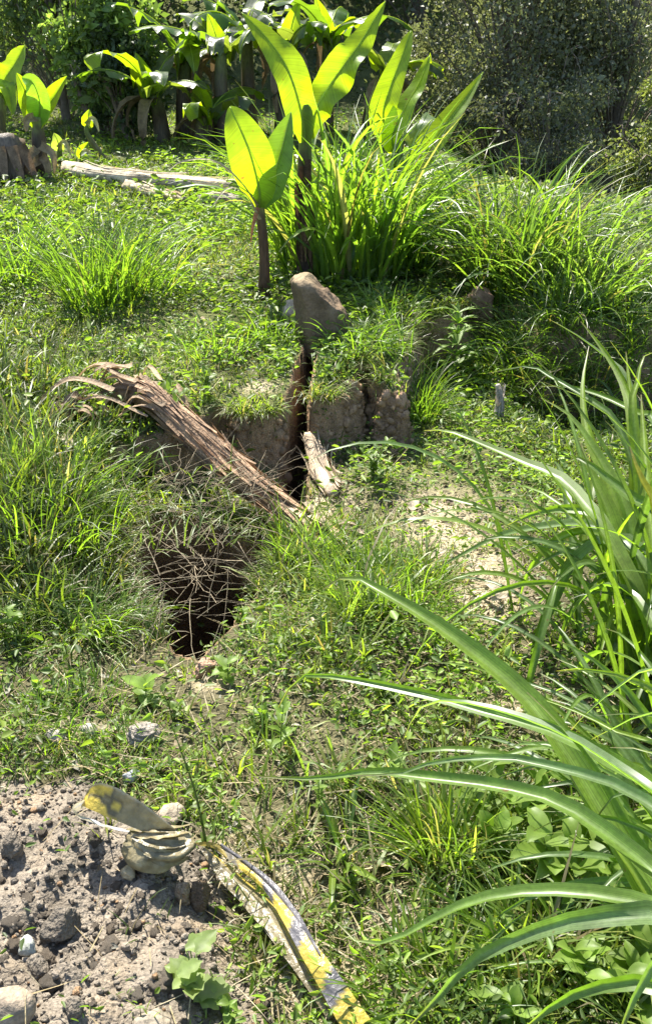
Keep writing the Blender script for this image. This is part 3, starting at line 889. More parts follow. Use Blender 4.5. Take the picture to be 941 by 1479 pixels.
# ------------------------------------------------------------------ grass clumps
def long_leaf(parent, P, w, col, hint=(0, 0, 1), n=None, fold=0.45, twist=0.0, seed=0, ragged=0.0, name="leaf", droop_tip=True):
    P = np.asarray(P, float)
    if n: P = smooth_path(P, n)
    n = len(P); s = np.linspace(0, 1, n)
    wd = w * np.minimum(1, 0.55 + 1.4 * s) * np.clip((1 - s) * 2.4, 0.03, 1) ** 0.8
    wd = wd * (1 + 0.06 * vn(s * 9, s * 0 + seed, seed))
    V, q, sv, uv = strip(P, wd, hint, fold, 5, 0.05, 6, twist, seed)
    c = np.asarray(col)[None] * (1 + 0.10 * vn(sv * 6, uv * 2, seed))[:, None]
    mid = np.abs(uv) < 0.1
    c[mid] = c[mid] * 1.25 + 0.03
    dry = sstep(0.93, 1.0, sv)[:, None]
    c = c * (1 - dry) + np.array([0.19, 0.16, 0.08]) * dry
    return mk(name, V, q, M_LONG, parent, c, st=(sv + 3.1 * seed, uv))


PAL_L = np.array([[0.090, 0.145, 0.028], [0.112, 0.170, 0.028], [0.078, 0.125, 0.036], [0.128, 0.182, 0.026]])


def clump(name, base, label, cat, n_big, n_fine, hgt, spread, wid, group=None, pal=PAL_L, elev=(0.75, 1.5), droop=(0.8, 2.2), az=None, seed=0, finew=0.6):
    rr = np.random.default_rng(500 + seed)
    t_ = thing(name, base, label, cat, group)
    sp = Soup()
    for k in range(n_big + n_fine):
        a = rr.uniform(0, 2 * np.pi) if az is None else rr.normal(az[0], az[1])
        r = spread * math.sqrt(rr.uniform(0, 1))
        ba = rr.uniform(0, 2 * np.pi)
        bx_, by_ = base[0] + r * math.cos(ba), base[1] + r * math.sin(ba)
        bb = np.array([bx_, by_, ground_z(bx_, by_) - 0.01])
        if az is None and rr.uniform() < 0.6:
            a = ba + rr.normal(0, 0.5)
        L = hgt * rr.uniform(0.6, 1.3)
        P = arc(bb, a, rr.uniform(*elev), L, rr.uniform(*droop), 11 if k < n_big else 7, rr.uniform(1.3, 2.4), rr.normal(0, 0.25))
        c = pal[rr.integers(len(pal))] * rr.uniform(0.8, 1.25)
        if rr.uniform() < 0.06: c = PAL_DRY[rr.integers(3)] * 0.55
        if k < n_big:
            long_leaf(t_, P, wid * rr.uniform(0.75, 1.25), c, (0.01, 0.01, 1), None, 0.45, rr.normal(0, 0.6), int(rr.integers(999)))
        else:
            s = np.linspace(0, 1, 7)
            V, q, sv, uv = strip(P, wid * finew * (1 - s ** 2.2) + 0.0006, (0.01, 0.01, 1), 0.3, 3, 0, 5, rr.normal(0, 0.9))
            sp.add(V, q, None, c)
    if n_fine:
        f = sp.build("fine_leaves", M_LONG, t_, True)
        f['kind'] = 'stuff'
    return t_


clump("grass_clump", H(500, 388), 'tall dense bright grass clump right behind the tall young banana plant', 'grass clump', 90, 420, 0.82, 0.36, 0.028, seed=1, elev=(1.0, 1.5), droop=(0.6, 2.3))
clump("grass_clump", H(590, 385), 'tall grass clump in front of the half-hidden banana plant', 'grass clump', 22, 110, 0.55, 0.16, 0.018, seed=2, elev=(0.95, 1.5), droop=(0.7, 2.3))
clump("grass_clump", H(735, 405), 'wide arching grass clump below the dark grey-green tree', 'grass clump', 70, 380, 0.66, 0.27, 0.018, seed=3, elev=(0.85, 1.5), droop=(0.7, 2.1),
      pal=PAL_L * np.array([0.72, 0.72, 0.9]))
clump("grass_clump", H(825, 425), 'loose pale grass clump drooping to the right edge of the hollow', 'grass clump', 36, 240, 0.62, 0.26, 0.014, seed=4, elev=(0.6, 1.35), droop=(0.9, 2.0),
      pal=np.array([[0.13, 0.17, 0.06], [0.10, 0.15, 0.045], [0.09, 0.14, 0.03]]))
clump("grass_clump", H(150, 440), 'dark green upright grass clump on the lawn below the logs', 'grass clump', 45, 260, 0.50, 0.20, 0.012, seed=5, elev=(0.85, 1.45), droop=(0.5, 1.5),
      pal=PAL_L * 0.85)
clump("grass_clump", H(215, 425), 'thinner grass clump leaning beside the dark upright one', 'grass clump', 16, 110, 0.42, 0.14, 0.010, seed=6, elev=(0.6, 1.3), droop=(0.5, 1.6))
clump("grass_clump", H(22, 400), 'leafy grass clump at the far end of the lawn from the crack', 'grass clump', 24, 160, 0.40, 0.20, 0.012, seed=7, elev=(0.5, 1.4), droop=(0.6, 1.8))
clump("grass_tuft", H(600, 600), 'soft rounded grass tuft growing against the brown block edge', 'grass tuft', 8, 260, 0.24, 0.11, 0.006, seed=8, elev=(0.7, 1.5), droop=(0.6, 1.7))
clump("grass_tuft", H(640, 1245), 'dark spiky grass tuft under the long arching leaves', 'grass tuft', 40, 120, 0.22, 0.05, 0.007, seed=9, elev=(0.7, 1.5), droop=(0.4, 1.3),
      pal=PAL_L * np.array([0.9, 0.85, 0.9]))
clump("grass_tuft", H(500, 1235), 'grass tuft with broad curving leaves beside the old tape', 'grass tuft', 14, 10, 0.17, 0.04, 0.012, seed=10, elev=(0.3, 1.1), droop=(0.4, 1.4))
clump("grass_tuft", H(415, 800), 'upright grass tuft on the near bank of the pit', 'grass tuft', 26, 200, 0.19, 0.14, 0.006, seed=11, elev=(0.9, 1.5), droop=(0.3, 1.2), pal=PAL_L * 1.1)
clump("grass_tuft", H(400, 488), 'dark soft grass tuft left of the upright earth lump', 'grass tuft', 10, 200, 0.17, 0.13, 0.008, seed=21, elev=(0.5, 1.4), droop=(0.6, 1.7))
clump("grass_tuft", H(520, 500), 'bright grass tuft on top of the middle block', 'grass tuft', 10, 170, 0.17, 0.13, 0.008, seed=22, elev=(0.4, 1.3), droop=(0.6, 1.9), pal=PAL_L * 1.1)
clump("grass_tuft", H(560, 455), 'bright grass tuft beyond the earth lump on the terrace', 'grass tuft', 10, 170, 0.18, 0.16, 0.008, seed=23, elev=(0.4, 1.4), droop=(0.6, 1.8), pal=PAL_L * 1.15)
clump("grass_tuft", H(310, 500), 'low bright grass tuft on the lawn above the left block', 'grass tuft', 10, 170, 0.14, 0.18, 0.008, seed=24, elev=(0.4, 1.4), droop=(0.6, 1.8), pal=PAL_L * 1.1)
clump("grass_tuft", H(560, 860), 'fine grass tuft between the pit and the bare path', 'grass tuft', 12, 260, 0.20, 0.18, 0.006, seed=25, elev=(0.7, 1.5), droop=(0.4, 1.6))
clump("grass_tuft", H(760, 1370), 'shaded grass tuft below the broad-leaved plant', 'grass tuft', 20, 120, 0.2, 0.08, 0.009, seed=26, elev=(0.3, 1.3), droop=(0.5, 1.6))
clump("grass_tuft", H(620, 1430), 'low grass tuft beside the lower end of the tape', 'grass tuft', 16, 140, 0.16, 0.1, 0.007, seed=27, elev=(0.3, 1.3), droop=(0.5, 1.6))
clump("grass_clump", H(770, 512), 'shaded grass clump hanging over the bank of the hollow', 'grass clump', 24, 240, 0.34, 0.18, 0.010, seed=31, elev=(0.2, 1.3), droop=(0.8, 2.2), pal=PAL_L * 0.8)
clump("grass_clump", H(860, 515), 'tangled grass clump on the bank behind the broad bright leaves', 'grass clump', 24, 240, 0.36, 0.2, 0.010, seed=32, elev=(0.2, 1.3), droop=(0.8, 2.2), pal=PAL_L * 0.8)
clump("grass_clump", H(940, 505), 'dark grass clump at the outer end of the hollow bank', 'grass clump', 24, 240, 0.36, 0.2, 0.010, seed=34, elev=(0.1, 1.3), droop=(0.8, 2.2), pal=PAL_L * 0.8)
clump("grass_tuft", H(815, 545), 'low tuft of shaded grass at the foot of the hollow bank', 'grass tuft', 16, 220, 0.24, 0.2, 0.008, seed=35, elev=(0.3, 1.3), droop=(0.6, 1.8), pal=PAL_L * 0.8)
clump("grass_tuft", H(120, 1030), 'short soft grass tuft in the moss above the soil heap', 'grass tuft', 8, 240, 0.09, 0.13, 0.005, seed=36, elev=(0.3, 1.4), droop=(0.6, 1.8), pal=PAL_L * 1.1)
clump("grass_tuft", H(40, 1060), 'bright short grass tuft beside the edge of the soil heap', 'grass tuft', 8, 240, 0.09, 0.13, 0.005, seed=37, elev=(0.3, 1.4), droop=(0.6, 1.8), pal=PAL_L * 1.15)
clump("grass_tuft", H(180, 1095), 'sparse soft grass tuft just behind the tape loop', 'grass tuft', 8, 160, 0.08, 0.09, 0.005, seed=38, elev=(0.3, 1.4), droop=(0.6, 1.8), pal=PAL_L * 1.1)
clump("grass_tuft", H(710, 545), 'dry mixed grass tuft beside the grey broken stake', 'grass tuft', 14, 150, 0.22, 0.12, 0.008, seed=33, elev=(0.2, 1.3), droop=(0.6, 1.8), pal=PAL_L * 0.85)
clump("grass_tuft", H(60, 760), 'tall thin grass tuft on the bank left of the pit', 'grass tuft', 26, 320, 0.30, 0.24, 0.006, seed=12, elev=(0.7, 1.5), droop=(0.4, 1.6))
clump("grass_tuft", H(125, 905), 'grass tuft overhanging the left lip of the pit', 'grass tuft', 20, 260, 0.20, 0.13, 0.006, seed=13, elev=(0.3, 1.2), droop=(0.8, 2.0))

# right-hand clump: leaves traced where the photograph shows them, plus filling leaves
baseR = H(935, 985)
cr = thing("grass_clump", baseR, 'big clump of broad bright leaves arching over the bare path', 'grass clump')
RL = [  # width px, depth at tip, depth at root, colour index, path
    (10, 2.9, 2.6, 2, [(930, 800), (917, 604), (900, 542), (872, 515), (831, 484), (790, 460)]),
    (13, 2.8, 2.5, 3, [(925, 800), (917, 645), (910, 583), (893, 539), (866, 498), (838, 464)]),
    (12, 2.7, 2.5, 3, [(930, 780), (915, 640), (910, 577), (903, 508)]),
    (13, 2.6, 2.5, 3, [(925, 760), (913, 590), (920, 553), (927, 518), (945, 508)]),
    (7, 2.9, 2.5, 2, [(930, 760), (893, 617), (838, 570), (797, 546), (763, 529), (705, 539)]),
    (9, 2.9, 2.4, 0, [(990, 760), (950, 615), (920, 597), (872, 573), (825, 559), (780, 558)]),
    (18, 2.7, 2.2, 1, [(930, 900), (873, 775), (838, 730), (804, 693), (757, 672), (705, 648), (647, 624), (612, 622)]),
    (19, 2.3, 2.1, 0, [(1000, 860), (960, 750), (917, 723), (879, 693), (838, 662), (815, 668)]),
    (23, 2.4, 2.3, 3, [(915, 900), (883, 760), (866, 713), (846, 672), (838, 640)]),
    (13, 2.8, 2.3, 2, [(980, 880), (920, 790), (852, 762), (811, 760), (740, 770), (690, 790), (612, 832)]),
    (19, 2.6, 2.2, 2, [(960, 900), (920, 800), (880, 784), (848, 800), (818, 830), (795, 876), (772, 933), (758, 987)]),
    (15, 2.5, 2.2, 0, [(1000, 880), (950, 780), (910, 803), (887, 826), (871, 876), (864, 933), (852, 990)]),
    (14, 2.6, 2.3, 1, [(960, 920), (900, 770), (862, 742), (815, 735), (770, 742), (730, 760)]),
    (16, 2.5, 2.3, 1, [(940, 900), (905, 740), (880, 690), (850, 640), (820, 600), (780, 575)]),
    (16, 2.4, 2.2, 3, [(945, 860), (935, 720), (930, 640), (925, 570)]),
    (14, 2.4, 2.1, 0, [(960, 960), (925, 880), (895, 850), (860, 850), (830, 880), (812, 920)]),
    (12, 2.5, 2.2, 2, [(970, 960), (930, 900), (900, 905), (880, 940), (866, 985)]),
    (13, 2.7, 2.4, 3, [(930, 880), (880, 700), (850, 630), (842, 560), (850, 500)]),
    (10, 2.7, 2.4, 1, [(920, 880), (870, 780), (830, 770), (790, 790), (760, 830), (745, 880)]),
    (24, 2.1, 2.05, 4, [(960, 900), (945, 740), (930, 705), (915, 668), (908, 645)]),
]
PAL_R = np.vstack([PAL_L * np.array([[1.0], [1.0], [1.0], [1.1]]), [[0.30, 0.27, 0.02]]])
for k, (wp, dt, dr, ci, pts) in enumerate(RL):
    m = len(pts)
    P = [baseR + np.array([RNG.normal(0, 0.05), RNG.normal(0, 0.05), 0])] + [D(a, b_, dr + (dt - dr) * i / (m - 1)) for i, (a, b_) in enumerate(pts)]
    long_leaf(cr, P, wp * 1.4 * (dt + dr) / 2 / FPX, PAL_R[ci], (0.05, -0.35, 0.9), 22, 0.7, RNG.normal(0, 0.6), k)
rr = np.random.default_rng(77)
for k in range(110):
    bb = baseR + np.array([rr.normal(0.02, 0.12), rr.normal(0.05, 0.16), 0]); bb = on_ground(bb[0], bb[1])
    P = arc(bb, rr.uniform(0, 6.28), rr.uniform(0.8, 1.52), rr.uniform(0.4, 1.0), rr.uniform(0.4, 2.3), 13, rr.uniform(1.3, 2.3), rr.normal(0, 0.3))
    long_leaf(cr, P, rr.uniform(0.012, 0.026), PAL_L[rr.integers(4)] * rr.uniform(0.75, 1.2), (0.02, -0.2, 1), None, 0.4, rr.normal(0, 0.5), k)

# foreground clump at the lower right, rooted just outside the picture
baseF = H(1040, 1330)
cf = thing("grass_clump", baseF, 'nearest grass clump with very long ribbon leaves arching across the weeds', 'grass clump')
FL = [
    (36, 1.75, 1.35, 1, [(985, 1400), (950, 1320), (880, 1190), (800, 1060), (740, 990), (640, 910), (560, 860), (505, 833), (466, 852)]),
    (20, 1.75, 1.30, 0, [(1000, 1210), (941, 1138), (887, 1103), (797, 1055), (690, 1024), (618, 1004), (500, 980), (434, 978), (402, 1022)]),
    (22, 1.60, 1.28, 2, [(1005, 1220), (941, 1147), (905, 1122), (833, 1073), (762, 1041), (690, 1020), (636, 1013), (602, 1028), (580, 1075)]),
    (23, 1.62, 1.28, 0, [(1010, 1330), (941, 1258), (857, 1192), (797, 1156), (714, 1135), (618, 1123), (541, 1115), (452, 1125), (364, 1121)]),
    (18, 1.50, 1.26, 2, [(1010, 1230), (960, 1180), (890, 1135), (797, 1108), (727, 1095), (632, 1100), (575, 1118), (505, 1120)]),
    (27, 1.45, 1.22, 0, [(1020, 1350), (960, 1320), (887, 1299), (797, 1290), (714, 1296), (648, 1317), (588, 1350), (541, 1365), (510, 1358), (481, 1328)]),
    (33, 1.40, 1.18, 2, [(1030, 1350), (950, 1322), (857, 1326), (797, 1338), (738, 1359), (678, 1389), (636, 1436), (575, 1500)]),
    (38, 1.25, 1.12, 0, [(1060, 1460), (1000, 1440), (930, 1418), (860, 1425), (800, 1450), (730, 1510)]),
    (34, 1.15, 1.10, 2, [(1080, 1340), (1010, 1330), (960, 1372), (915, 1440), (880, 1530)]),
    (9, 1.60, 1.40, 3, [(990, 1120), (887, 1056), (825, 1025), (770, 1006), (735, 998)]),
    (13, 1.55, 1.35, 2, [(1020, 1000), (941, 968), (890, 995), (845, 1032), (820, 1060)]),
    (12, 1.50, 1.32, 2, [(1030, 1060), (941, 1032), (890, 1050), (850, 1070)]),
    (17, 1.40, 1.28, 2, [(1030, 1190), (960, 1150), (915, 1143), (880, 1155), (853, 1197)]),
    (20, 1.45, 1.32, 1, [(1000, 1330), (960, 1270), (905, 1200), (850, 1100), (800, 1040), (760, 1000)]),
    (18, 1.42, 1.30, 3, [(1020, 1420), (960, 1330), (900, 1240), (850, 1170), (812, 1100)]),
    (14, 1.45, 1.3, 0, [(1020, 1260), (950, 1210), (880, 1180), (820, 1178), (770, 1200)]),
    (16, 1.35, 1.25, 3, [(1040, 1200), (985, 1120), (935, 1085), (880, 1080)]),
]
for k, (wp, dt, dr, ci, pts) in enumerate(FL):
    m = len(pts)
    P = [baseF + np.array([RNG.normal(0, 0.03), RNG.normal(0, 0.04), 0])] + [D(a, b_, dr + (dt - dr) * i / (m - 1)) for i, (a, b_) in enumerate(pts)]
    cc = PAL_L[ci] * (np.array([1.45, 1.35, 1.9]) if ci == 2 else 1.2)
    long_leaf(cf, P, wp * 1.2 * (dt + dr) / 2 / FPX, cc, (0.05, -0.25, 0.95), 30, 0.75, RNG.normal(0, 0.7), 40 + k)
rr = np.random.default_rng(78)
for k in range(60):
    bb = baseF + np.array([rr.normal(0.02, 0.08), rr.normal(0.02, 0.14), 0]); bb = on_ground(bb[0], bb[1])
    P = arc(bb, rr.normal(2.6, 0.9), rr.uniform(0.5, 1.3), rr.uniform(0.35, 0.75), rr.uniform(0.8, 2.2), 13, rr.uniform(1.3, 2.3), rr.normal(0, 0.3))
    long_leaf(cf, P, rr.uniform(0.010, 0.020), PAL_L[rr.integers(4)] * rr.uniform(0.75, 1.2), (0.02, -0.2, 1), None, 0.4, rr.normal(0, 0.5), k)


# ------------------------------------------------------------------ broad-leaved weeds
def leaf_mesh(parent, base, axis_, nrm_, L, Wd, col, lobes=0.0, name="leaf", n=9, curl=0.2, seed=0):
    A = nrm(axis_); s = np.linspace(0, 1, n)
    P = np.asarray(base) + s[:, None] * A * L - (s ** 2)[:, None] * np.array([0, 0, 1.0]) * curl * L
    w = Wd * np.sin(np.pi * np.clip(s * 0.97 + 0.03, 0, 1) ** 0.75) ** 0.8
    if lobes: w = w * (1 + lobes * np.sin(s * 17 + seed))
    w = np.maximum(w, 0.0012)
    V, q, sv, uv = strip(P, w, nrm_, 0.3, 5, 0.12, 6, 0, seed)
    return mk(name, V, q, M_WEED, parent, np.asarray(col) * (1 + 0.12 * vn(sv * 8, uv * 3, seed))[:, None])


def weed(name, base, label, cat, nleaf, h, L, Wd, col, group=None, lobes=0.0, lean=(0, 0), seed=0, el=(0.1, 0.8), whorl=False, stems=1, elong=0.6, curl=(0.1, 0.5)):
    rr = np.random.default_rng(900 + seed)
    t_ = thing(name, base, label, cat, group)
    for st in range(stems):
        off = rr.normal(0, 0.25 * h, 2) if stems > 1 else np.array(lean)
        top = np.asarray(base) + np.array([off[0], off[1], h * rr.uniform(0.7, 1.0) if stems > 1 else h])
        P = smooth_path([np.asarray(base) - [0, 0, 0.02], np.asarray(base) + [off[0] * .3, off[1] * .3, h * .5], top], 8)
        V, q, tt = tube(P, np.linspace(max(0.0022, 0.012 * h), 0.0012, 8), 5)
        mk("stem", V, q, M_GREENSTEM, t_, np.asarray(col) * 0.9, tt)
        m = max(1, nleaf // stems)
        for k in range(m):
            s = (k + 0.6) / m if not whorl else 1 - 0.5 * ((m - k - 1) / m) ** 1.5
            s = min(1, s ** elong)
            p = P[int(round(s * 7))]
            a = k * 2.4 + rr.normal(0, 0.3)
            e = rr.uniform(*el) + 0.4 * s
            A = np.array([math.cos(a) * math.cos(e), math.sin(a) * math.cos(e), math.sin(e)])
            f = rr.uniform(0.65, 1.2) * (1 - 0.3 * s)
            leaf_mesh(t_, p, A, np.array([0.02, 0.01, 1]), L * f, Wd * f, np.asarray(col) * rr.uniform(0.85, 1.2), lobes, seed=int(rr.integers(99)), curl=rr.uniform(*curl))
    return t_


CW = np.array([0.115, 0.175, 0.03])
weed("weed_plant", H(285, 1440), 'broad pale-leaved weed growing on the bare soil heap', 'weed', 24, 0.11, 0.066, 0.042, CW * np.array([1.45, 1.25, 2.2]), None, 0.3, (-0.02, 0), 1, (-0.2, 0.15), False, 5, 0.6, (0.0, 0.1))
weed("weed_plant", H(330, 1475), 'small bushy weed at the foot of the soil heap beside the tape', 'weed', 22, 0.05, 0.035, 0.018, CW * 1.2, None, 0, (0, 0), 2, (0.0, 0.8), False, 4)
weed("weed_plant", H(655, 552), 'weed with narrow finger-like bright leaves standing beside the block edge', 'weed', 44, 0.34, 0.17, 0.030, CW * 1.25, None, 0, (0, 0), 3, (0.0, 0.7))
weed("weed_plant", H(30, 930), 'leafy weed with pointed leaves on the left bank', 'weed', 20, 0.15, 0.06, 0.026, CW * 0.95, None, 0, (0, 0), 4, (0.0, 0.7), False, 2)
weed("weed_plant", H(540, 690), 'upright leafy weed before the brown earth block', 'weed', 60, 0.15, 0.055, 0.02, CW * 0.85, None, 0, (0, 0), 5, (0.0, 0.8), False, 4)
weed("weed_plant", H(795, 1290), 'broad-leaved plant with thick green stem under the ribbon leaves', 'weed', 24, 0.15, 0.13, 0.055, CW * 1.0, None, 0.05, (0, 0), 6, (0.1, 0.8), False, 3)
weed("weed_plant", H(720, 1230), 'light green weed with wide soft leaves beside the spiky tuft', 'weed', 14, 0.12, 0.10, 0.05, CW * 1.15, None, 0.05, (0, 0), 7, (0.1, 0.8), False, 2)
weed("weed_plant", H(900, 1430), 'bushy weed with broad leaves beneath the grass clump root', 'weed', 22, 0.12, 0.10, 0.045, CW * 0.9, None, 0.05, (0, 0), 8, (0.1, 0.8), False, 3)
weed("weed_plant", H(212, 1012), 'low weed with one broad bright green leaf above the heap', 'weed', 6, 0.05, 0.085, 0.055, CW * 1.25, None, 0, (0, 0), 9, (0.1, 0.5))
weed("weed_plant", H(330, 985), 'small bright weed at the lower lip of the pit', 'weed', 9, 0.06, 0.06, 0.035, CW * 1.2, None, 0.1, (0, 0), 10, (0.1, 0.6))
weed("weed_plant", H(405, 1095), 'slender weed with bright pointed leaves in the middle of the weeds', 'weed', 12, 0.16, 0.06, 0.024, CW * 1.2, None, 0.1, (0.01, 0), 11, (0.1, 0.7))
weed("weed_plant", H(300, 1230), 'thin upright sapling with small leaves behind the knotted tape', 'sapling', 22, 0.30, 0.032, 0.014, CW * 0.75, None, 0, (-0.05, 0.03), 12, (0.2, 0.9), False, 1, 1.0)
weed("weed_plant", H(585, 1140), 'weed with broad fresh leaves under the horizontal ribbon leaf', 'weed', 10, 0.10, 0.07, 0.032, CW * 1.1, None, 0.05, (0, 0), 13, (0.1, 0.7), False, 2)
weed("weed_plant", H(200, 520), 'small rounded leafy weed on the lawn above the fallen stem', 'weed', 30, 0.10, 0.06, 0.022, CW * 1.1, None, 0, (0, 0), 14, (0.1, 0.9), False, 4)
weed("weed_plant", H(255, 600), 'leafy bright weed leaning on the upper side of the fallen stem', 'weed', 36, 0.12, 0.055, 0.024, CW * 1.0, None, 0, (0, 0), 15, (0.1, 0.9), False, 5)
weed("weed_plant", H(300, 570), 'dark leafy weed between the fallen stem and the left block', 'weed', 30, 0.11, 0.05, 0.022, CW * 0.85, None, 0, (0, 0), 16, (0.1, 0.9), False, 4)
weed("weed_plant", H(190, 660), 'upright feathery weed beside the dry leaf sheaths', 'weed', 40, 0.14, 0.045, 0.008, CW * 0.9, None, 0, (0, 0), 17, (0.5, 1.2), False, 6)
for k, (a, b_, h_, L_, lab) in enumerate([
        (690, 1190, 0.13, 0.10, 'pale broad-leaved weed left of the thick-stemmed plant'), (760, 1205, 0.15, 0.11, 'bright broad-leaved weed behind the thick-stemmed plant'),
        (850, 1235, 0.14, 0.11, 'broad-leaved weed where two ribbon leaves cross'), (880, 1340, 0.14, 0.12, 'broad-leaved weed right beside the root of the ribbon leaves'),
        (830, 1420, 0.12, 0.10, 'low shaded broad-leaved weed below the lowest ribbon leaves'), (725, 1475, 0.10, 0.08, 'low weed with mixed leaves under the lowest ribbon leaf tip'),
        (930, 1250, 0.16, 0.11, 'tall broad-leaved weed close to the grass clump root'), (700, 1380, 0.08, 0.07, 'small broad-leaved weed between two ribbon leaves'),
        (800, 1110, 0.10, 0.07, 'leafy weed under the highest horizontal ribbon leaf'), (930, 1480, 0.12, 0.10, 'bright weed with broad leaves beneath the nearest ribbon leaf')]):
    weed("weed_plant", H(a, b_), lab, 'weed', 18, h_, L_, L_ * RNG.uniform(0.3, 0.45), CW * RNG.uniform(0.95, 1.25), 'broad-leaved weeds under the ribbon leaves', 0.05, (0, 0), 120 + k, (0.1, 0.9), False, 3)
spots = [(60, 470), (120, 540), (40, 620), (130, 720), (60, 830), (330, 480), (410, 500), (520, 440), (560, 480), (620, 420), (660, 620), (760, 640), (840, 610),
         (480, 830), (560, 800), (470, 960), (550, 1010), (700, 980), (380, 1050), (250, 1040), (60, 1010), (120, 1000), (500, 1300), (560, 1420), (620, 1380), (800, 900),
         (90, 330), (300, 380), (260, 470), (700, 560), (880, 560), (780, 740), (860, 1150), (690, 1450), (460, 1180), (100, 960), (350, 900)]
def weed_place(a, b_):
    if b_ < 420: return 'on the lawn below the logs' if a < 450 else 'near the foot of the tall grass clumps'
    if b_ < 560: return 'on the terrace around the crack' if a > 300 else 'on the lawn above the fallen stem'
    if b_ < 760: return 'in the hollow beyond the bare path' if a > 600 else 'on the bank beside the fallen stem'
    if b_ < 900: return 'on the bank beside the pit' if a < 450 else 'on the grass between pit and bare path'
    if b_ < 1100: return 'in the moss above the soil heap' if a < 300 else 'among the weeds between pit and ribbon leaves'
    return 'in the weeds beside the old tape' if a < 650 else 'under the arching ribbon leaves'


for k, (a, b_) in enumerate(spots):
    weed("small_weed", H(a, b_), 'small upright weed with pointed leaves ' + weed_place(a, b_), 'weed', int(RNG.integers(9, 18)), RNG.uniform(0.05, 0.11),
         RNG.uniform(0.035, 0.06), RNG.uniform(0.012, 0.022), CW * RNG.uniform(0.75, 1.2), 'small weeds dotted over the slope', 0, (0, 0), 40 + k, (0.1, 0.9), False, int(RNG.integers(1, 4)))


# ------------------------------------------------------------------ dry stems and logs
def fibre_log(name, path, r, label, cat, col, strips=14, group=None, flat=0.7, seed=0, n=36, sides=18, slack=0.0, body="stem_body"):
    rr = np.random.default_rng(seed)
    P = smooth_path(path, n)
    t_ = thing(name, np.array([P[n // 2][0], P[n // 2][1], P[n // 2][2] - r * flat]), label, cat, group)
    s = np.linspace(0, 1, n)
    rad = r * (0.90 + 0.25 * np.sin(s * np.pi) - 0.35 * s + 0.12 * vn(s * 6, s * 0, seed))
    V, q, tt = tube(P, rad, sides, True, flat, 0.22, seed)
    k = np.arange(len(V)) % sides; sv = np.minimum(np.arange(len(V)) // sides, n - 1) / n
    c = np.asarray(col)[None] * (1 + 0.35 * vn(k * 1.4, sv * 9, seed) + 0.25 * vn(k * 0.7, sv * 30, seed + 1))[:, None]
    mk(body, V, q, M_DRY, t_, c, tt)
    T = nrm(P[-1] - P[0]); A = nrm(np.cross(T, [0, 0, 1])); B = np.cross(A, T)
    for j in range(strips):
        a = rr.uniform(-0.4, np.pi + 0.4)
        i0 = int(rr.integers(0, n - 12)); i1 = min(n, i0 + int(rr.integers(10, 24)))
        Q = P[i0:i1] + (rad[i0:i1, None] * 1.04) * (math.cos(a) * A + flat * math.sin(a) * B)
        m = len(Q); u = np.linspace(-1, 1, m)
        Q = Q + np.outer(np.abs(u) ** 3, (math.cos(a) * A + math.sin(a) * B)) * rr.uniform(0.0, 0.035) + np.outer(u, A) * rr.normal(0, r * 0.3)
        w = rr.uniform(0.006, 0.024) * (1 - 0.6 * np.abs(u) ** 2)
        V, q, sv, uv = strip(Q, w, nrm(math.cos(a) * A + math.sin(a) * B), 0.4, 3, 0.1, 6, rr.normal(0, 0.5), j)
        mk("fibre_strip", V, q, M_DRY, t_, np.asarray(col) * rr.uniform(0.55, 1.75))
    return t_


def lay(px, py, up=0.0):
    p = H(px, py); p[2] += up
    return p


# the split banana stem lying across the pit
pA, pB = H(185, 590), H(520, 800)
A0 = lay(180, 580, 0.07); E0 = lay(498, 800, 0.03)
mid = lambda f, u: A0 + (E0 - A0) * f + np.array([0, 0, u])
LPX = [(158, 574), (185, 566), (218, 574), (262, 610), (312, 656), (372, 707), (432, 750), (492, 790)]
ya, ye = A0[1] + 0.02, E0[1] + 0.03
LP = [W(a_, b_, ya + (ye - ya) * (a_ - 158) / (492 - 158)) for a_, b_ in LPX]
main_log = fibre_log("fallen_banana_stem", LP, 0.056, 'long dry brown fallen banana stem lying across the pit', 'fallen stem', (0.235, 0.155, 0.095), 60, None, 0.8, 5, 44)
A0, E0 = LP[1], LP[-1]
rr = np.random.default_rng(6)
T = nrm(E0 - A0)
for k in range(24):       # frayed sheaths peeling off at the upper end
    st = A0 + T * rr.uniform(-0.02, 0.25) + np.array([rr.normal(0, 0.04), rr.normal(0, 0.04), rr.uniform(0.02, 0.09)])
    en = st - T * rr.uniform(0.05, 0.25) + np.array([rr.normal(-0.05, 0.09), rr.normal(0, 0.06), 0])
    en[2] = ground_z(en[0], en[1]) + 0.01
    sheath(main_log, [st, (st + en) / 2 + [0, 0, rr.uniform(0.03, 0.08)], en], rr.uniform(0.014, 0.04), np.array([0.30, 0.22, 0.14]) * rr.uniform(0.6, 1.3), (0, 0, 1), name="dry_sheath")
for k in range(22):       # fibres at the lower end
    st = E0 - T * rr.uniform(0, 0.2) + np.array([rr.normal(0, 0.03), rr.normal(0, 0.03), rr.uniform(0, 0.05)])
    en = st + T * rr.uniform(0.08, 0.2) + np.array([rr.normal(0, 0.05), rr.normal(0, 0.05), 0])
    en[2] = ground_z(en[0], en[1]) + 0.01
    sheath(main_log, [st, (st + en) / 2 + [0, 0, 0.02], en], rr.uniform(0.008, 0.03), np.array([0.40, 0.32, 0.22]) * rr.uniform(0.6, 1.3), (0, 0, 1), name="dry_sheath")

# short pale dry stem end in the mouth of the crack
fibre_log("dry_stem_end", [lay(446, 648, 0.05), lay(462, 685, 0.03), lay(482, 722, 0.02)], 0.038, 'short pale dry banana stem at the mouth of the crack', 'dry stem', (0.36, 0.285, 0.20), 20, None, 0.8, 9, 20, 12)

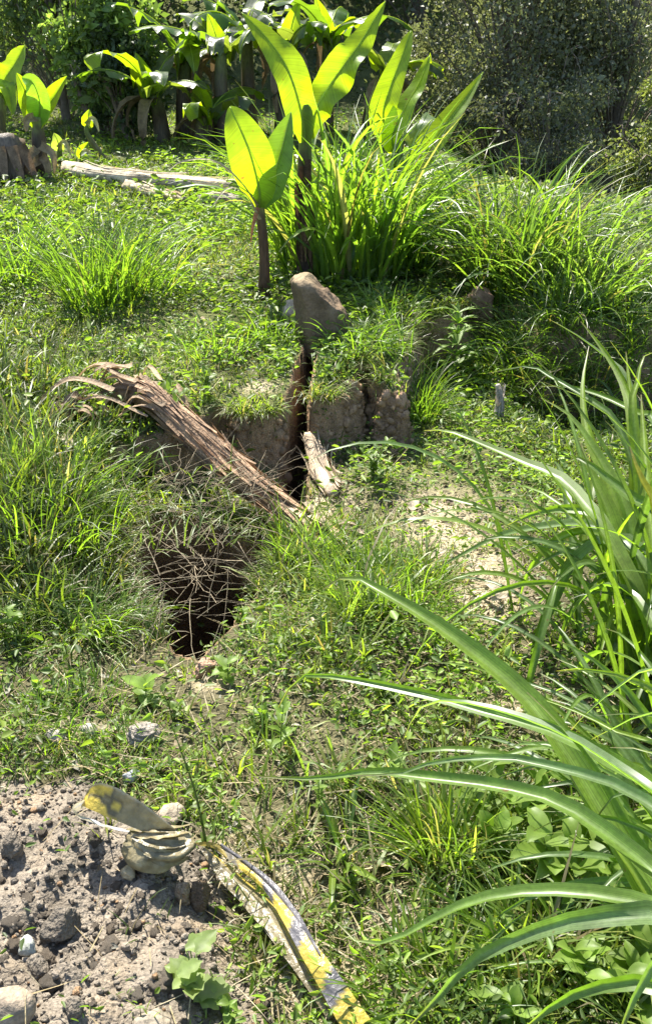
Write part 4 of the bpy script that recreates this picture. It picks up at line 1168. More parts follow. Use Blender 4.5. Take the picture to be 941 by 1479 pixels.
# heap of curled dry leaves at the far end of the fallen stem
dl = thing("dry_leaf_pile", H(112, 605), 'small dark pile of curled dry leaves past the fallen stem end', 'dry leaves')
for k in range(12):
    st = H(112, 605) + np.array([rr.normal(0, 0.06), rr.normal(0, 0.04), rr.uniform(0.01, 0.05)])
    a = rr.uniform(0, 6.28); L = rr.uniform(0.06, 0.14)
    sheath(dl, [st, st + [L * .5 * math.cos(a), L * .5 * math.sin(a), 0.04], st + [L * math.cos(a), L * math.sin(a), -0.02]], rr.uniform(0.02, 0.045), np.array([0.22, 0.16, 0.10]) * rr.uniform(0.5, 1.4), (0, 0, 1), name="dry_leaf")

# pale dry leaf pieces on the left bank and on the path
for k, (a, b_, L, w, ang, lab) in enumerate([
        (95, 655, 0.13, 0.035, 2.2, 'whitish dry leaf scrap on the bank beyond the pit, upper one'),
        (85, 692, 0.12, 0.03, 2.6, 'whitish dry leaf scrap on the bank beyond the pit, lower one'),
        (705, 870, 0.10, 0.022, 2.0, 'pale curled dry leaf on the bare path beside the big clump'),
        (735, 885, 0.11, 0.02, 0.2, 'pale straight dry leaf lying across the bare path'),
        (600, 745, 0.10, 0.035, 1.2, 'tan curled dry leaf where the path leaves the block shadow'),
        (640, 820, 0.12, 0.025, 0.4, 'greyish dry leaf at the near end of the bare path')]):
    p = H(a, b_) + np.array([0, 0, 0.025])
    dv = np.array([math.cos(ang), math.sin(ang), 0])
    s_o = thing("dry_leaf", p, lab, 'dry leaf', 'dry leaves lying on the slope')
    sheath(s_o, [p - dv * L * .5 + [0, 0, 0.02], p + [0, 0, 0.03], p + dv * L * .5], w, np.array([0.34, 0.29, 0.21]), (0, 0, 1), fold=0.9, name="leaf_blade", twist=0.4)
    sheath(s_o, [p - dv * L * .3 + [0.01, 0.01, 0.015], p + [0.02, 0.012, 0.025], p + dv * L * .35 + [0.03, 0, 0]], w * .6, np.array([0.28, 0.23, 0.16]), (0, 0, 1), fold=0.9, name="leaf_blade", twist=-0.7)

# logs at the back of the lawn
def back_log(pts, r, label, col, seed, strips=12):
    P = [lay(a, b_, r * 0.8) for a, b_ in pts]
    return fibre_log("fallen_log", P, r, label, 'log', col, strips, 'old banana stems lying behind the lawn', 0.8, seed, 30, 14, body="log_body")


back_log([(100, 254), (150, 266), (210, 274), (280, 278), (345, 281)], 0.075, 'longest pale dry banana log with a blunt rounded end near the shoots', (0.44, 0.38, 0.27), 31, 20)
back_log([(185, 276), (225, 287), (268, 297)], 0.05, 'thin dry banana log lying in front of the longest log', (0.40, 0.33, 0.22), 32)
back_log([(290, 299), (318, 297), (348, 298)], 0.055, 'short grey dry banana log beside the short sucker', (0.36, 0.31, 0.24), 33)

# dry straw tangled over the pit
sp = Soup()
rr = np.random.default_rng(9)
pc = np.mean(np.array(PIT), 0)
for k in range(240):
    a, b_ = rr.uniform(0, 1), rr.normal(0, 1)
    px, py = rr.uniform(195, 410), 690 + 230 * rr.uniform(0, 1) ** 2.2
    if px > 380 - (py - 780) * 0.8 and py > 780: px = rr.uniform(200, 320)
    s0 = W(px, py, G(px, py)[1] * rr.uniform(0.93, 1.0))
    L = rr.uniform(0.07, 0.26); az_ = rr.uniform(0, 6.28); el_ = rr.normal(0, 0.45)
    P = arc(s0 + [0, 0, rr.uniform(0, 0.03)], az_, el_, L, rr.normal(0.1, 0.22), 8, 1.3, rr.normal(0, 0.18))
    P[3:] += rr.normal(0, 0.005, 3); P[6:] += rr.normal(0, 0.006, 3) - [0, 0, 0.006]
    V, q, t = tube(P, np.linspace(1, 0.45, 8) * rr.uniform(0.0008, 0.0017), 4, False)
    sp.add(V, q, None, np.array([0.23, 0.185, 0.12]) * rr.uniform(0.4, 1.4))
straw = sp.build("dry_grass_tangle", M_DRY)
tag(straw, 'tangle of grey dry grass stalks hanging over the dark pit', 'dry grass', None, 'stuff')
# thin green blades mixed into the tangle
sp = Soup()
for k in range(120):
    px, py = rr.uniform(180, 340), rr.uniform(680, 800)
    s0 = W(px, py, G(px, py)[1] * 0.97)
    P = arc(s0, rr.uniform(0, 6.28), rr.uniform(0.2, 1.4), rr.uniform(0.06, 0.16), rr.uniform(0.5, 1.8), 7)
    s = np.linspace(0, 1, 7)
    V, q, sv, uv = strip(P, 0.005 * (1 - s ** 2) + .0005, (0.01, 0, 1), 0.3, 3)
    sp.add(V, q, None, PAL_G[rr.integers(5)])
tag(sp.build("grass_over_pit", M_GRASS), 'thin green grass blades growing through the dry tangle', 'grass', None, 'stuff')


# ------------------------------------------------------------------ earth blocks, stones and clods
def ico(sub):
    import bmesh
    bm = bmesh.new(); bmesh.ops.create_icosphere(bm, subdivisions=sub, radius=1)
    V = np.array([v.co[:] for v in bm.verts]); F = np.array([[v.index for v in f.verts] for f in bm.faces])
    bm.free(); return V, F


I3, I4 = ico(3), ico(4)


def lump(V, seed, amp=0.25, planes=7, rough=0.06):
    rr = np.random.default_rng(seed)
    r = np.ones(len(V))
    for k in range(planes):                    # cut by random planes, so faces and edges appear
        d = nrm(rr.normal(0, 1, 3)); h = rr.uniform(0.55, 0.9)
        dt = V @ d
        r = np.minimum(r, np.where(dt > 0.05, h / np.maximum(dt, 0.05), 9))
    nz = fbm(V[:, 0] * 2 + 5 * V[:, 2], V[:, 1] * 2 - 3 * V[:, 2], 3, seed) * amp + fbm(V[:, 0] * 7 + 9 * V[:, 2], V[:, 1] * 7 + 4 * V[:, 2], 3, seed + 3) * rough
    return V * (r * (1 + nz))[:, None]


def rock(name, p, size, label, cat, col, seed, rotz=0.0, mat=M_STONE, group=None, sink=0.25, detail=I3, amp=0.25, planes=7, rough=0.08, tilt=0.0):
    V = lump(detail[0], seed, amp, planes, rough) * np.asarray(size) / 2
    ct, st = math.cos(tilt), math.sin(tilt)
    V = V @ np.array([[ct, 0, -st], [0, 1, 0], [st, 0, ct]])
    ca, sa = math.cos(rotz), math.sin(rotz)
    V = V @ np.array([[ca, sa, 0], [-sa, ca, 0], [0, 0, 1]])
    V[:, 2] -= V[:, 2].min() * 1.0
    V[:, 2] -= sink * (V[:, 2].max())
    o = obj(name, new_mesh(name, V, None, detail[1], np.asarray(col)[None] * (1 + 0.2 * vn(V[:, 0] * 40, V[:, 1] * 40 + V[:, 2] * 30, seed))[:, None], mat in (M_CLOD,)), mat)
    o.location = p
    return tag(o, label, cat, group)


# the earth pillar in front of the tall banana plant
p = H(463, 488)
nz_, nt_ = 40, 60
zz = np.linspace(0, 1, nz_)[:, None]; th = np.linspace(0, 2 * np.pi, nt_, endpoint=False)[None]
rad_ = (0.165 - 0.06 * zz) * np.sqrt(np.clip(1 - ((zz - 0.70) / 0.30).clip(0, 1) ** 2, 0.0, 1)) + 0.05 * np.exp(-zz * 9)
rad_ = rad_ * (1 + 0.30 * fbm(np.cos(th) * 1.3 + 7 + 0 * zz, np.sin(th) * 1.3 + zz * 2.2, 4, 3) + 0.20 * fbm(np.cos(th) * 4 + 3 + 0 * zz, np.sin(th) * 4 + zz * 6, 4, 8))
rf_ = np.random.default_rng(5)
for tk, dk in ((0.4, 0.115), (1.5, 0.10), (2.7, 0.098), (3.8, 0.088), (4.7, 0.095), (5.5, 0.11)):     # broken facets
    ck = np.cos(th - tk + 0.5 * (zz - 0.5))
    rad_ = np.minimum(rad_, np.where(ck > 0.2, dk * (1.15 - 0.25 * zz) / np.maximum(ck, 0.2), 9))
V = np.stack([rad_ * np.cos(th) - 0.06 * zz + 0.10 * zz * (1 - zz), rad_ * np.sin(th) * 0.9, zz * 0.35 + 0.12 * np.cos(th - 2.6) * zz * (1 - zz) - 0.06], -1).reshape(-1, 3)
ii = (np.arange(nz_ - 1)[:, None] * nt_); kk = np.arange(nt_)[None]; k2 = (kk + 1) % nt_
V[:, 2] = np.minimum(V[:, 2], 0.275 - 0.95 * np.clip(V[:, 0] + 0.055 + 0.02 * vn(V[:, 1] * 30, V[:, 0] * 30, 2), 0, 1) + 0.012 * fbm(V[:, 0] * 30, V[:, 1] * 30, 3, 9))
PQ = np.stack([ii + kk, ii + k2, ii + nt_ + k2, ii + nt_ + kk], -1).reshape(-1, 4)
o = obj("earth_pillar", new_mesh("earth_pillar", V, PQ, None, np.array([0.15, 0.108, 0.07])[None] * (1 + 0.3 * vn(V[:, 0] * 18, V[:, 2] * 14, 3))[:, None] + np.array([0.10, 0.09, 0.05]) * sstep(0.22, 0.31, V[:, 2])[:, None], True), M_EARTH)  # lighter top: sunlight on the pillar painted into its colour
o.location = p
tag(o, 'upright grey-brown lump of earth at the foot of the tall banana plant', 'earth block')
p = H(428, 470)
rock("earth_lump", p, (0.12, 0.12, 0.16), 'small pale earth lump left of the upright earth pillar', 'earth block', (0.30, 0.26, 0.19), 62, 0.9, M_EARTH, None, 0.2, I4, 0.25, 6, 0.12)
rock("earth_lump", H(692, 462), (0.15, 0.14, 0.20), 'reddish brown earth lump beside the finger-leaved weed', 'earth block', (0.22, 0.14, 0.10), 63, 0.4, M_EARTH, None, 0.15, I4, 0.25, 6, 0.12)
rock("flat_stone", H(632, 366), (0.26, 0.18, 0.10), 'whitish flat stone half hidden behind the grass clumps', 'stone', (0.50, 0.47, 0.42), 64, 0.4, M_STONE, None, 0.3)
sp = Soup()
rr = np.random.default_rng(71)
IL = ico(2)
lumps = [lump(IL[0], 400 + j, 0.5, 7, 0.4) for j in range(8)]
pp = np.array(SCARP[2:14]); seg = np.linalg.norm(np.diff(pp, axis=0), axis=1); cs = np.concatenate([[0], np.cumsum(seg)])
for k in range(900):
    u_ = rr.uniform(0, cs[-1]); e0 = np.array([np.interp(u_, cs, pp[:, 0]), np.interp(u_, cs, pp[:, 1])])
    foot = rr.uniform() < 0.45
    # walk out from the edge to where the wall really stands
    e1 = e0 + rr.normal(0, 0.02, 2) + (np.array([0, -rr.uniform(0.03, 0.14)]) if foot else 0)
    yy = e1[1] + np.linspace(-0.09, 0.09, 40); hh = height(np.full(40, e1[0]), yy)
    if not foot:
        j = int(np.argmax(np.gradient(hh))); lo_, hi_ = hh.min(), hh.max()
        if hi_ - lo_ < 0.08: continue
        z_ = rr.uniform(lo_, hi_ - 0.03); jj = int(np.argmax(hh > z_))
        c_ = np.array([e1[0], yy[jj] + 0.008, z_]); s_l = np.clip(rr.lognormal(math.log(0.014), 0.5), 0.006, 0.038)
    else:
        c_ = np.array([e1[0], e1[1], ground_z(e1[0], e1[1])]); s_l = np.clip(rr.lognormal(math.log(0.010), 0.5), 0.004, 0.03)
    a_ = rr.uniform(0, 6.28); Rz = np.array([[math.cos(a_), -math.sin(a_), 0], [math.sin(a_), math.cos(a_), 0], [0, 0, 1]])
    Vl = (lumps[k % 8] * [1.15, 0.7, 0.85]) @ Rz.T * s_l + c_
    sp.add(Vl, None, IL[1], np.array([0.24, 0.16, 0.10]) * rr.uniform(0.75, 1.3))
tag(sp.build("crumbled_soil", M_EARTH, None, True), 'crumbling brown soil on the broken faces of the blocks and at their foot', 'soil', None, 'stuff')
# thin roots hanging from the broken faces
sp = Soup()
for k in range(46):
    u_ = rr.uniform(0, cs[-1]); e0 = np.array([np.interp(u_, cs, pp[:, 0]), np.interp(u_, cs, pp[:, 1]) - 0.01])
    zt = float(np.max(height(np.full(9, e0[0]), e0[1] + np.linspace(0, 0.1, 9)))) - rr.uniform(0.01, 0.06)
    P = np.array([e0[0], e0[1] + 0.03, zt]) + np.cumsum(np.vstack([[0, 0, 0], np.stack([rr.normal(0, 0.006, 6), rr.normal(-0.007, 0.004, 6), -rr.uniform(0.005, 0.03, 6)], 1)]), 0)
    V, q, t = tube(P, np.linspace(0.0018, 0.0007, 7), 4, False)
    sp.add(V, q, None, np.array([0.22, 0.16, 0.09]) * rr.uniform(0.7, 1.6))
tag(sp.build("bare_roots", M_DRY, None, True), 'thin bare roots hanging out of the broken soil faces', 'roots', None, 'stuff')
# weathered broken stump
p = H(718, 606)
stv = fibre_log("broken_stump", [p - [0, 0, 0.04], p + [0.0, 0, 0.06], p + [-0.004, 0.01, 0.13], p + [-0.012, 0.01, 0.16]], 0.018, 'grey weathered broken stake with a pointed top below the hollow', 'stump', (0.36, 0.32, 0.27), 8, None, 0.9, 44, 16, 10, body="stake_body")

GREY = np.array([0.158, 0.135, 0.106])
rocks = [
    (90, 1335, (0.075, 0.060, 0.062), 'large angular grey clod in the middle of the soil heap', GREY * 1.05, 71, 0.6, M_CLOD),
    (38, 1362, (0.045, 0.030, 0.030), 'pale greenish-grey angular stone beside the large clod', np.array([0.30, 0.31, 0.27]), 72, -0.5, M_STONE),
    (55, 1395, (0.042, 0.040, 0.036), 'round grey clod below the pale stone', GREY, 73, 0.1, M_CLOD),
    (20, 1455, (0.075, 0.070, 0.065), 'big brown-grey rounded stone with a flat lit top on the heap', np.array([0.25, 0.20, 0.145]), 74, 0.4, M_STONE),
    (18, 1225, (0.052, 0.036, 0.055), 'grey upright slab of soil on the upper edge of the heap', GREY * 1.05, 75, -0.8, M_CLOD),
    (250, 1178, (0.055, 0.050, 0.050), 'pale tan stone behind the knotted tape', np.array([0.29, 0.235, 0.17]), 76, 0.3, M_STONE),
    (188, 1258, (0.030, 0.028, 0.028), 'small ochre stone just below the knotted tape', np.array([0.36, 0.29, 0.17]), 77, 0.8, M_STONE),
    (268, 1292, (0.030, 0.028, 0.062), 'narrow upright tan clod below the end of the tape knot', np.array([0.27, 0.20, 0.13]), 78, 0.2, M_CLOD),
    (292, 1302, (0.038, 0.036, 0.075), 'dark brown upright clod beside the narrow tan one', np.array([0.14, 0.10, 0.065]), 79, 0.7, M_CLOD),
    (108, 1452, (0.032, 0.030, 0.030), 'dark round clod near the bottom of the heap', GREY * 0.85, 80, 0.2, M_CLOD),
    (222, 1475, (0.055, 0.04, 0.035), 'flat pale stone under the broad-leaved weed', np.array([0.25, 0.21, 0.155]), 81, 0.2, M_STONE),
    (82, 1058, (0.050, 0.040, 0.030), 'light stone in the moss above the heap', np.array([0.26, 0.235, 0.195]), 82, 0.1, M_STONE),
    (128, 1050, (0.044, 0.040, 0.028), 'flat light stone in the moss next to another above the heap', np.array([0.27, 0.245, 0.2]), 83, 0.9, M_STONE),
    (205, 1062, (0.080, 0.055, 0.050), 'cracked grey clod at the edge of the weeds above the tape', np.array([0.26, 0.23, 0.19]), 84, 0.5, M_CLOD),
    (190, 1118, (0.040, 0.028, 0.03), 'bluish white stone chip between moss and tape', np.array([0.28, 0.29, 0.30]), 85, 0.5, M_STONE),
    (295, 965, (0.07, 0.05, 0.05), 'reddish soil clod on the lower lip of the pit', np.array([0.34, 0.22, 0.15]), 86, 0.5, M_CLOD),
]
for a, b_, sz3, lab, cc, sd0, rz, mt in rocks:
    rock("stone" if mt is M_STONE else "soil_clod", H(a, b_ + 8), np.array(sz3) * 1.15, lab, 'stone' if mt is M_STONE else 'clod', cc, sd0, rz, mt, None, 0.2, I4 if mt is M_CLOD else I3)

# many alike clods on the heap share a few meshes
protos = []
for k in range(8):
    V = lump(I3[0], 200 + k, 0.5, 6, 0.40) * np.array([1, 0.85, 0.75]) * 0.5
    me = new_mesh("soil_clod", V, None, I3[1], GREY[None] * (1.1 + 0.05 * k) * np.array([1 + 0.02 * (k % 3), 1, 1 - 0.02 * (k % 3)]), True)
    me.materials.append(M_CLOD); protos.append(me)
cnt = 0
rr = np.random.default_rng(31)
while cnt < 190:
    px, py = rr.uniform(-60, 400), rr.uniform(1125, 1500)
    if not in_poly(np.array([px]), np.array([py]), HEAP_PX)[0]: continue
    p = H(px, py)
    o = obj("small_clod", protos[int(rr.integers(8))])
    s = float(np.clip(rr.lognormal(math.log(0.016), 0.42), 0.009, 0.042))
    o.location = p + np.array([0, 0, -s * 0.02]); o.scale = (s, s, s * rr.uniform(0.8, 1.1)); o.rotation_euler = (rr.uniform(-.4, .4), rr.uniform(-.4, .4), rr.uniform(0, 6.28))
    tag(o, 'small rough grey-brown clod lying loose on the soil heap', 'clod', 'small clods on the soil heap')
    cnt += 1
# crumbs
I1 = ico(1)
sp = Soup()
n = 8000
x = rr.uniform(-1.15, 0.2, n); y = rr.uniform(0.7, 1.75, n)
k = in_poly(x, y, HEAP); x, y = x[k], y[k]
z = height(x, y); n = len(x)
base8 = [lump(I1[0], 300 + j, 0.35, 3, 0.2) for j in range(6)]
for j in range(n):
    s = float(np.clip(rr.lognormal(math.log(0.0036), 0.5), 0.0016, 0.010))
    sp.add(base8[j % 6] * s * [1, 0.9, 0.8] + [x[j], y[j], z[j] + s * 0.3], None, I1[1], GREY * rr.uniform(1.0, 1.4) * (np.array([1.25, 0.95, 0.7]) if rr.uniform() < 0.08 else 1))
tag(sp.build("soil_crumbs", M_CLOD, None, True), 'fine loose crumbs of grey-brown soil on the heap', 'soil crumbs', None, 'stuff')


# ------------------------------------------------------------------ old barrier tape
YEL = np.array([0.42, 0.32, 0.055]); BLK = np.array([0.085, 0.08, 0.085]); PALE = np.array([0.40, 0.36, 0.27]); MUD = np.array([0.155, 0.13, 0.07])
kp = H(235, 1240)
tape = thing("barrier_tape", kp, 'faded yellow and grey barrier tape, knotted and twisted along the soil heap', 'tape')


def tape_strip(name, pts, w, side, colf, n=46, fold=0.1, wave=0.06, seed=0, parent=tape):
    P = smooth_path(pts, n)
    w = np.interp(np.linspace(0, 1, n), np.linspace(0, 1, len(w)), w)
    if isinstance(side, list):
        S = np.stack([np.interp(np.linspace(0, 1, n), np.linspace(0, 1, len(side)), [q_[k] for q_ in side]) for k in range(3)], 1)
    else:
        S = side
    V, q, sv, uv = strip(P, w, (0, 0, 1), fold, 9, wave, 9, 0, seed, S)
    return mk(name, V, q, M_TAPE, parent, colf(sv, uv))


def c_flag(s, u):
    c = np.broadcast_to(MUD * 1.3, (len(s), 3)).copy()
    bl = vn(s * 7 + 3, u * 1.6, 3) + 0.9 * np.exp(-((s - 0.80) / 0.16) ** 2)
    c = np.where((bl > 0.35)[:, None], YEL * 1.05, c)
    c = np.where(((bl > 0.2) & (bl <= 0.35))[:, None], MUD * 0.7, c)
    c = np.where((u > 0.8)[:, None], PALE * 0.8, c)
    return c


def c_strip(s, u):
    ph = (s * 5.2 + u * 0.12) % 1.0
    c = np.where((ph < 0.34)[:, None], BLK * 1.3, YEL)
    c = np.where((s < 0.28)[:, None], c * 0.45 + MUD * 0.4, c)
    return c * (1 + 0.15 * vn(s * 20, u * 3, 5))[:, None]


# loop sticking out to the upper left: a stiff fold with its printed face up and its pale back below
S1 = RT * 0.48 + UP * 0.87
px_w = lambda ws: [w_ * 1.9 / FPX for w_ in ws]
tape_strip("tape_loop", [D(258, 1210, 1.89), D(222, 1190, 1.88), D(185, 1170, 1.88), D(152, 1154, 1.885), D(133, 1148, 1.90), D(122, 1152, 1.925)],
           px_w([14, 26, 38, 44, 46, 40]), [S1, S1, S1, S1, S1 * .9 - FW * .2, S1 * .8 - FW * .5], c_flag, 40, 0.08, 0.05)
tape_strip("tape_tail", [D(124, 1158, 1.925), D(106, 1170, 1.91), D(118, 1182, 1.90), D(150, 1194, 1.90), D(200, 1206, 1.905)],
           px_w([36, 34, 32, 26, 20]), [UP * .5 - FW * .8, UP * .4 - FW, UP * .25 - FW, UP * .3 - FW, UP * .4 - FW],
           lambda s, u: np.where((vn(s * 5, u * 1.5, 12) > 0.25)[:, None], np.array([0.40, 0.41, 0.43]), PALE * 1.15) * (1 + 0.1 * vn(s * 15, u * 3, 9))[:, None], 34, 0.15, 0.08, 2)
# knot: a bundle wrapped round and round
rr = np.random.default_rng(55)
KP = smooth_path([D(184, 1214, 1.90), D(205, 1224, 1.89), D(232, 1228, 1.885), D(258, 1224, 1.89), D(278, 1212, 1.90)], 22)
sk = np.linspace(0, 1, 22)
V, q, tt = tube(KP, 0.034 * np.sin(np.pi * (0.12 + 0.80 * sk)) ** 0.6, 22, True, 0.85, 0.5, 17)
kk = np.arange(len(V)) % 22
mk("knot", V, q, M_TAPE, tape, (MUD * 1.6)[None] * (1 + 0.45 * vn(kk * 1.1, np.arange(len(V)) * 0.02, 6))[:, None], tt)
for k in range(6):
    a_ = 0.5 + k * 0.42
    off = 0.036 * (math.cos(a_) * (-FW * 0.5 - UP * 0.8) + math.sin(a_) * (UP * 0.8 - FW * 0.6))
    i0, i1 = int(rr.integers(0, 4)), int(rr.integers(17, 22))
    Q = KP[i0:i1] + off[None] * np.sin(np.pi * (0.1 + 0.8 * sk[i0:i1]))[:, None] ** 0.6 + UP[None] * np.linspace(-1, 1, i1 - i0)[:, None] * rr.normal(0, 0.006)
    cw_ = MUD * rr.uniform(1.1, 1.9)
    tape_strip("knot_winding", Q, [0.010, 0.022, 0.010], nrm(np.cross(RT, off)), lambda s, u: np.broadcast_to(cw_, (len(s), 3)) * (1 + 0.3 * vn(s * 14, u * 2, 8))[:, None], 24, 0.35, 0.2, k)
# long strip running down to the right, folded narrow at first and opening out below
hz = lambda a, b_, up: H(a, b_) + np.array([0, 0, up])
SP = [D(268, 1220, 1.89), hz(312, 1252, 0.06), hz(348, 1284, 0.07), hz(385, 1322, 0.08), hz(420, 1376, 0.09), hz(452, 1428, 0.09), hz(488, 1474, 0.07), hz(540, 1540, 0.03)]
tape_strip("tape_strip", SP, [0.008, 0.010, 0.013, 0.017, 0.026, 0.036, 0.046, 0.055],
           [RT * .6 + UP * .8, RT * .7 + UP * .7, RT * .8 + UP * .5, RT * .9 + UP * .35 - FW * .4, RT * .9 + UP * .4 - FW * .2, RT * .9 + UP * .45, RT * .9 + UP * .3 + FW * .2, RT * .8 + UP * .6], c_strip, 90, 0.35, 0.22, 3)
tape_strip("folded_edge", [hz(296, 1250, 0.05), hz(330, 1284, 0.045), hz(372, 1325, 0.05), hz(410, 1385, 0.055), hz(445, 1440, 0.05), hz(478, 1485, 0.03)], [0.012, 0.040, 0.050, 0.034, 0.022, 0.012],
           RT * 0.75 + UP * 0.25 + FW * .3, lambda s, u: np.where((u > 0.7)[:, None], YEL * 0.75, MUD * 1.05) * (1 + 0.3 * vn(s * 15, u * 3, 9))[:, None], 44, 0.4, 0.16, 4)
tape_strip("dark_edge", [p_ + RT * 0.012 + UP * 0.004 for p_ in SP[1:6]], [0.006, 0.010, 0.014, 0.016, 0.006], RT * .5 + UP * .8, lambda s, u: np.broadcast_to(BLK * 1.4, (len(s), 3)), 40, 0.4, 0.1, 6)


# ------------------------------------------------------------------ trees and bushes behind
def tree(name, base, label, hgt, rx, rz, nleaf, leaf, pal, trunk_r, seed, low=0.0, nclump=46, group='trees and bushes behind the lawn', cat='tree', tone=1.0, crown_z=None):
    rr = np.random.default_rng(seed)
    base = np.asarray(base, float)
    t_ = thing(name, base, label, cat, group)
    sp = Soup()
    top = base + np.array([rr.normal(0, .15), rr.normal(0, .15), hgt * 0.8])
    TP = smooth_path([base - [0, 0, 0.15], base + [rr.normal(0, .1), rr.normal(0, .1), hgt * .35], top], 12)
    V, q, t = tube(TP, np.linspace(trunk_r, trunk_r * 0.3, 12), 8, True, 1, 0.15, seed)
    bc_ = np.array([0.13, 0.105, 0.08])
    sp.add(V, q, t, bc_)
    cen = []
    zc = base[2] + (hgt * 0.5 if crown_z is None else crown_z)
    for k in range(nclump):
        d = rdir(1)[0] * rr.uniform(0.35, 1.0)
        c = np.array([base[0] + d[0] * rx, base[1] + d[1] * rx * 0.8, zc + d[2] * rz])
        c[2] = max(c[2], base[2] + low + rr.uniform(0, 0.3))
        cen.append(c)
        i = int(np.clip((c[2] - base[2]) / hgt * 9, 1, 10))
        st = TP[max(0, i - 2)]
        P = smooth_path([st, st * .5 + c * .5 + [0, 0, rr.uniform(0.0, 0.25)], c], 6)
        V, q, t = tube(P, np.linspace(trunk_r * 0.16, 0.005, 6), 4, False)
        sp.add(V, q, None, bc_ * rr.uniform(0.8, 1.4))
        for j in range(3):
            e = c + rdir(1)[0] * np.array([rx, rx, rz]) * 0.22
            V, q, t = tube(smooth_path([c, (c + e) / 2 + [0, 0, 0.05], e], 4), np.linspace(0.007, 0.003, 4), 3, False)
            sp.add(V, q, None, bc_ * 1.3)
    sp.build("trunk", M_BARK, t_, True)
    cen = np.array(cen)
    w = rr.dirichlet(np.ones(nclump) * 3)
    idx = rr.choice(nclump, nleaf, p=w)
    rad = rr.uniform(0.20, 0.38, nclump)[idx][:, None] * np.array([rx, rx, rz])
    off = rdir(nleaf) * (rr.uniform(0, 1, nleaf) ** 0.5)[:, None]
    off[:, 2] *= 0.8
    C = cen[idx] + off * rad
    g = height(C[:, 0], C[:, 1]); C[:, 2] = np.maximum(C[:, 2], g + 0.03)
    A = nrm(off * 0.5 + rdir(nleaf) + [0, 0, -0.25]); Nn = nrm(rdir(nleaf, -0.2, 1.0))
    LL = leaf * rr.lognormal(0, 0.3, nleaf)
    cc = pal[rr.integers(0, len(pal), nleaf)] * (rr.uniform(0.75, 1.3, nleaf) * (0.85 + 0.3 * rr.uniform(0, 1, nclump)[idx]))[:, None] * tone
    V, q, c = diamonds(C, A, Nn, LL, LL * rr.uniform(0.35, 0.6, nleaf), cc)
    mk("crown", V, q, M_TREE, t_, c, None, False)
    return t_


P_OLIVE = np.array([[0.130, 0.142, 0.090], [0.110, 0.122, 0.076], [0.155, 0.162, 0.108], [0.090, 0.104, 0.060]])
P_GREEN = np.array([[0.10, 0.145, 0.045], [0.085, 0.13, 0.04], [0.12, 0.16, 0.055]])
P_DARK = np.array([[0.04, 0.065, 0.022], [0.05, 0.075, 0.028], [0.06, 0.085, 0.03]])
P_BRIGHT = np.array([[0.14, 0.205, 0.045], [0.12, 0.19, 0.045], [0.16, 0.22, 0.06]])


def at(px, Y):
    X = (px - PW / 2) / FPX * (Y * math.cos(PITCH) + 1.3 * math.sin(PITCH))
    return on_ground(X, Y)


tree("olive_tree", at(720, 10.6), 'large dark grey-green small-leaved tree behind the wide grass clump', 2.9, 1.35, 1.3, 26000, 0.045, P_OLIVE, 0.10, 1, 0.0, 60)
tree("olive_tree", at(890, 10.9), 'tall small-leaved olive-green tree right of the largest dark tree', 3.2, 1.2, 1.45, 20000, 0.045, P_OLIVE, 0.09, 2, 0.0, 54, tone=1.05)
tree("olive_tree", at(600, 13.8), 'dark tree showing over the half-hidden banana plant', 3.6, 1.2, 2.0, 15000, 0.05, P_OLIVE * 0.9, 0.09, 3, 0.1, 46)
tree("leafy_bush", at(945, 7.6), 'sunlit pale yellow-green bush with small leaves at the end of the hollow', 1.1, 0.42, 0.50, 6500, 0.032, np.array([[0.13, 0.15, 0.05], [0.11, 0.14, 0.045], [0.15, 0.165, 0.06]]), 0.03, 4, 0.0, 26, cat='bush')
tree("dark_bush", at(800, 9.3), 'low dull green bush between wide grass clump and olive-green tree', 1.5, 0.75, 0.75, 9000, 0.035, P_OLIVE, 0.04, 5, 0.0, 34, cat='bush')
tree("leafy_bush", at(155, 10.0), 'broad-leaved bright green bush behind the shoots and logs', 1.7, 0.55, 0.75, 6500, 0.075, P_BRIGHT, 0.05, 6, 0.0, 30, cat='bush')
tree("leafy_bush", at(95, 11.0), 'taller mid-green leafy bush behind the young banana plant with three leaves', 2.3, 0.8, 1.1, 9000, 0.065, P_GREEN, 0.06, 7, 0.0, 36, cat='bush')
tree("dark_bush", at(190, 9.7), 'dark shaded bush at the end of the longest log', 0.95, 0.50, 0.5, 5000, 0.055, P_DARK * 1.2, 0.04, 8, 0.0, 26, cat='bush')
tree("forest_tree", at(230, 14.0), 'dark forest tree standing over the leafy bushes', 3.6, 1.3, 2.1, 14000, 0.055, P_DARK, 0.11, 9, 0.0, 50)
tree("forest_tree", at(60, 14.6), 'shady forest tree behind the taller leafy bush', 3.6, 1.5, 2.1, 14000, 0.055, P_DARK * 1.1, 0.11, 10, 0.0, 50)
tree("forest_tree", at(400, 14.4), 'dark forest tree behind the middle of the banana grove', 3.6, 1.4, 2.2, 14000, 0.055, P_DARK, 0.12, 11, 0.0, 50)
tree("forest_tree", at(520, 15.2), 'dim forest tree between grove and dark grey-green tree', 3.6, 1.3, 2.2, 11000, 0.055, P_OLIVE * 0.8, 0.11, 12, 0.0, 46)
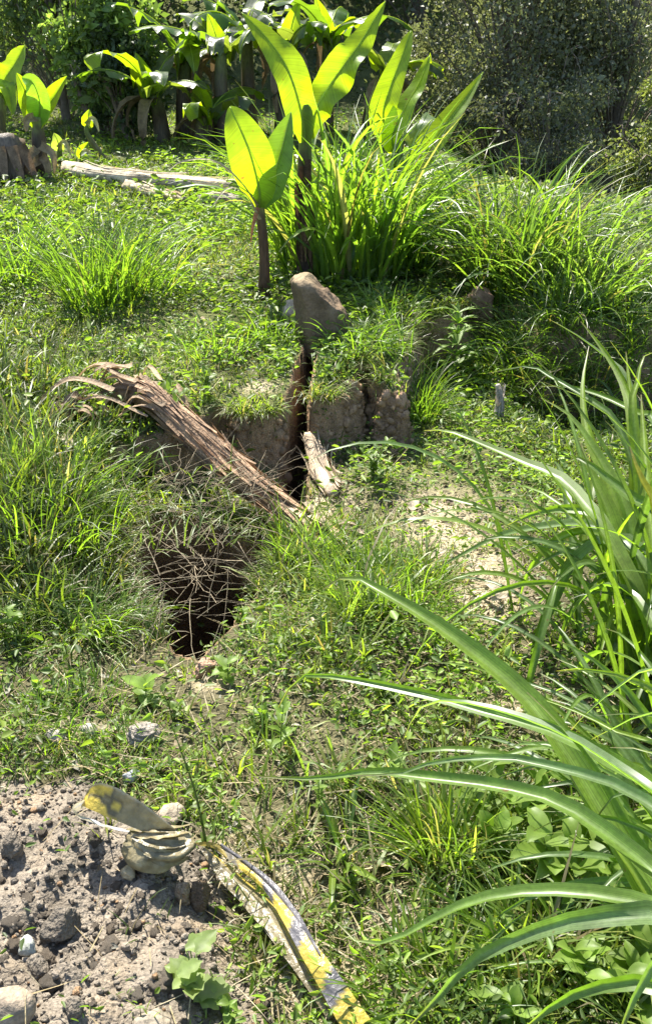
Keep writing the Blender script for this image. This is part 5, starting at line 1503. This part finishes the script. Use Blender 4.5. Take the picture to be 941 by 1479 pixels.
tree("forest_tree", at(790, 15.0), 'pale-barked forest tree behind the two olive-green trees', 3.6, 1.4, 2.2, 13000, 0.05, P_OLIVE * 0.85, 0.11, 13, 0.0, 50)
tree("forest_tree", at(1010, 14.6), 'forest tree beyond the right end of the hollow', 3.6, 1.4, 2.2, 11000, 0.055, P_OLIVE * 0.9, 0.11, 14, 0.0, 46)
tree("forest_tree", at(-110, 13.8), 'forest tree behind the dark cut stump', 3.6, 1.3, 2.1, 9000, 0.06, P_DARK * 1.2, 0.1, 15, 0.0, 46)

# undergrowth on the hillside behind the trees: one mass
n = 42000
ux = RNG.uniform(-11, 12, n); uy = RNG.uniform(12.0, 22, n)
uz = height(ux, uy) + RNG.uniform(0, 1, n) ** 1.5 * (0.9 + 0.7 * fbm(ux * 1.3, uy * 1.3, 3, 95))
cc = P_DARK[RNG.integers(0, 3, n)] * RNG.uniform(0.7, 1.3, (n, 1))
LL = 0.085 * RNG.lognormal(0, 0.3, n)
V, q, c = diamonds(np.stack([ux, uy, uz], 1), rdir(n, -0.4, 0.6), rdir(n, 0.1, 1), LL, LL * 0.55, cc)
tag(mk("undergrowth", V, q, M_TREE, None, c, None, False), 'dense dark undergrowth covering the hillside behind the trees', 'undergrowth', None, 'stuff')
# rough weeds on the falling ground at the right, below the bushes
n = 26000
ux = RNG.uniform(0.6, 5.0, n); uy = RNG.uniform(5.2, 9.5, n)
k = ux > 0.28 * uy - 0.9; ux, uy = ux[k], uy[k]; n = len(ux)
uz = height(ux, uy) + RNG.uniform(0, 1, n) * (0.16 + 0.16 * fbm(ux * 2, uy * 2, 3, 97))
cc = np.vstack([P_GREEN, P_OLIVE])[RNG.integers(0, 7, n)] * RNG.uniform(0.8, 1.4, (n, 1))
LL = 0.05 * RNG.lognormal(0, 0.3, n)
V, q, c = diamonds(np.stack([ux, uy, uz], 1), rdir(n, -0.2, 0.9), rdir(n, 0.1, 1), LL, LL * 0.4, cc)
tag(mk("rough_weeds", V, q, M_WEED, None, c, None, False), 'tangled green and olive weeds filling the hollow below the trees', 'weeds', None, 'stuff')
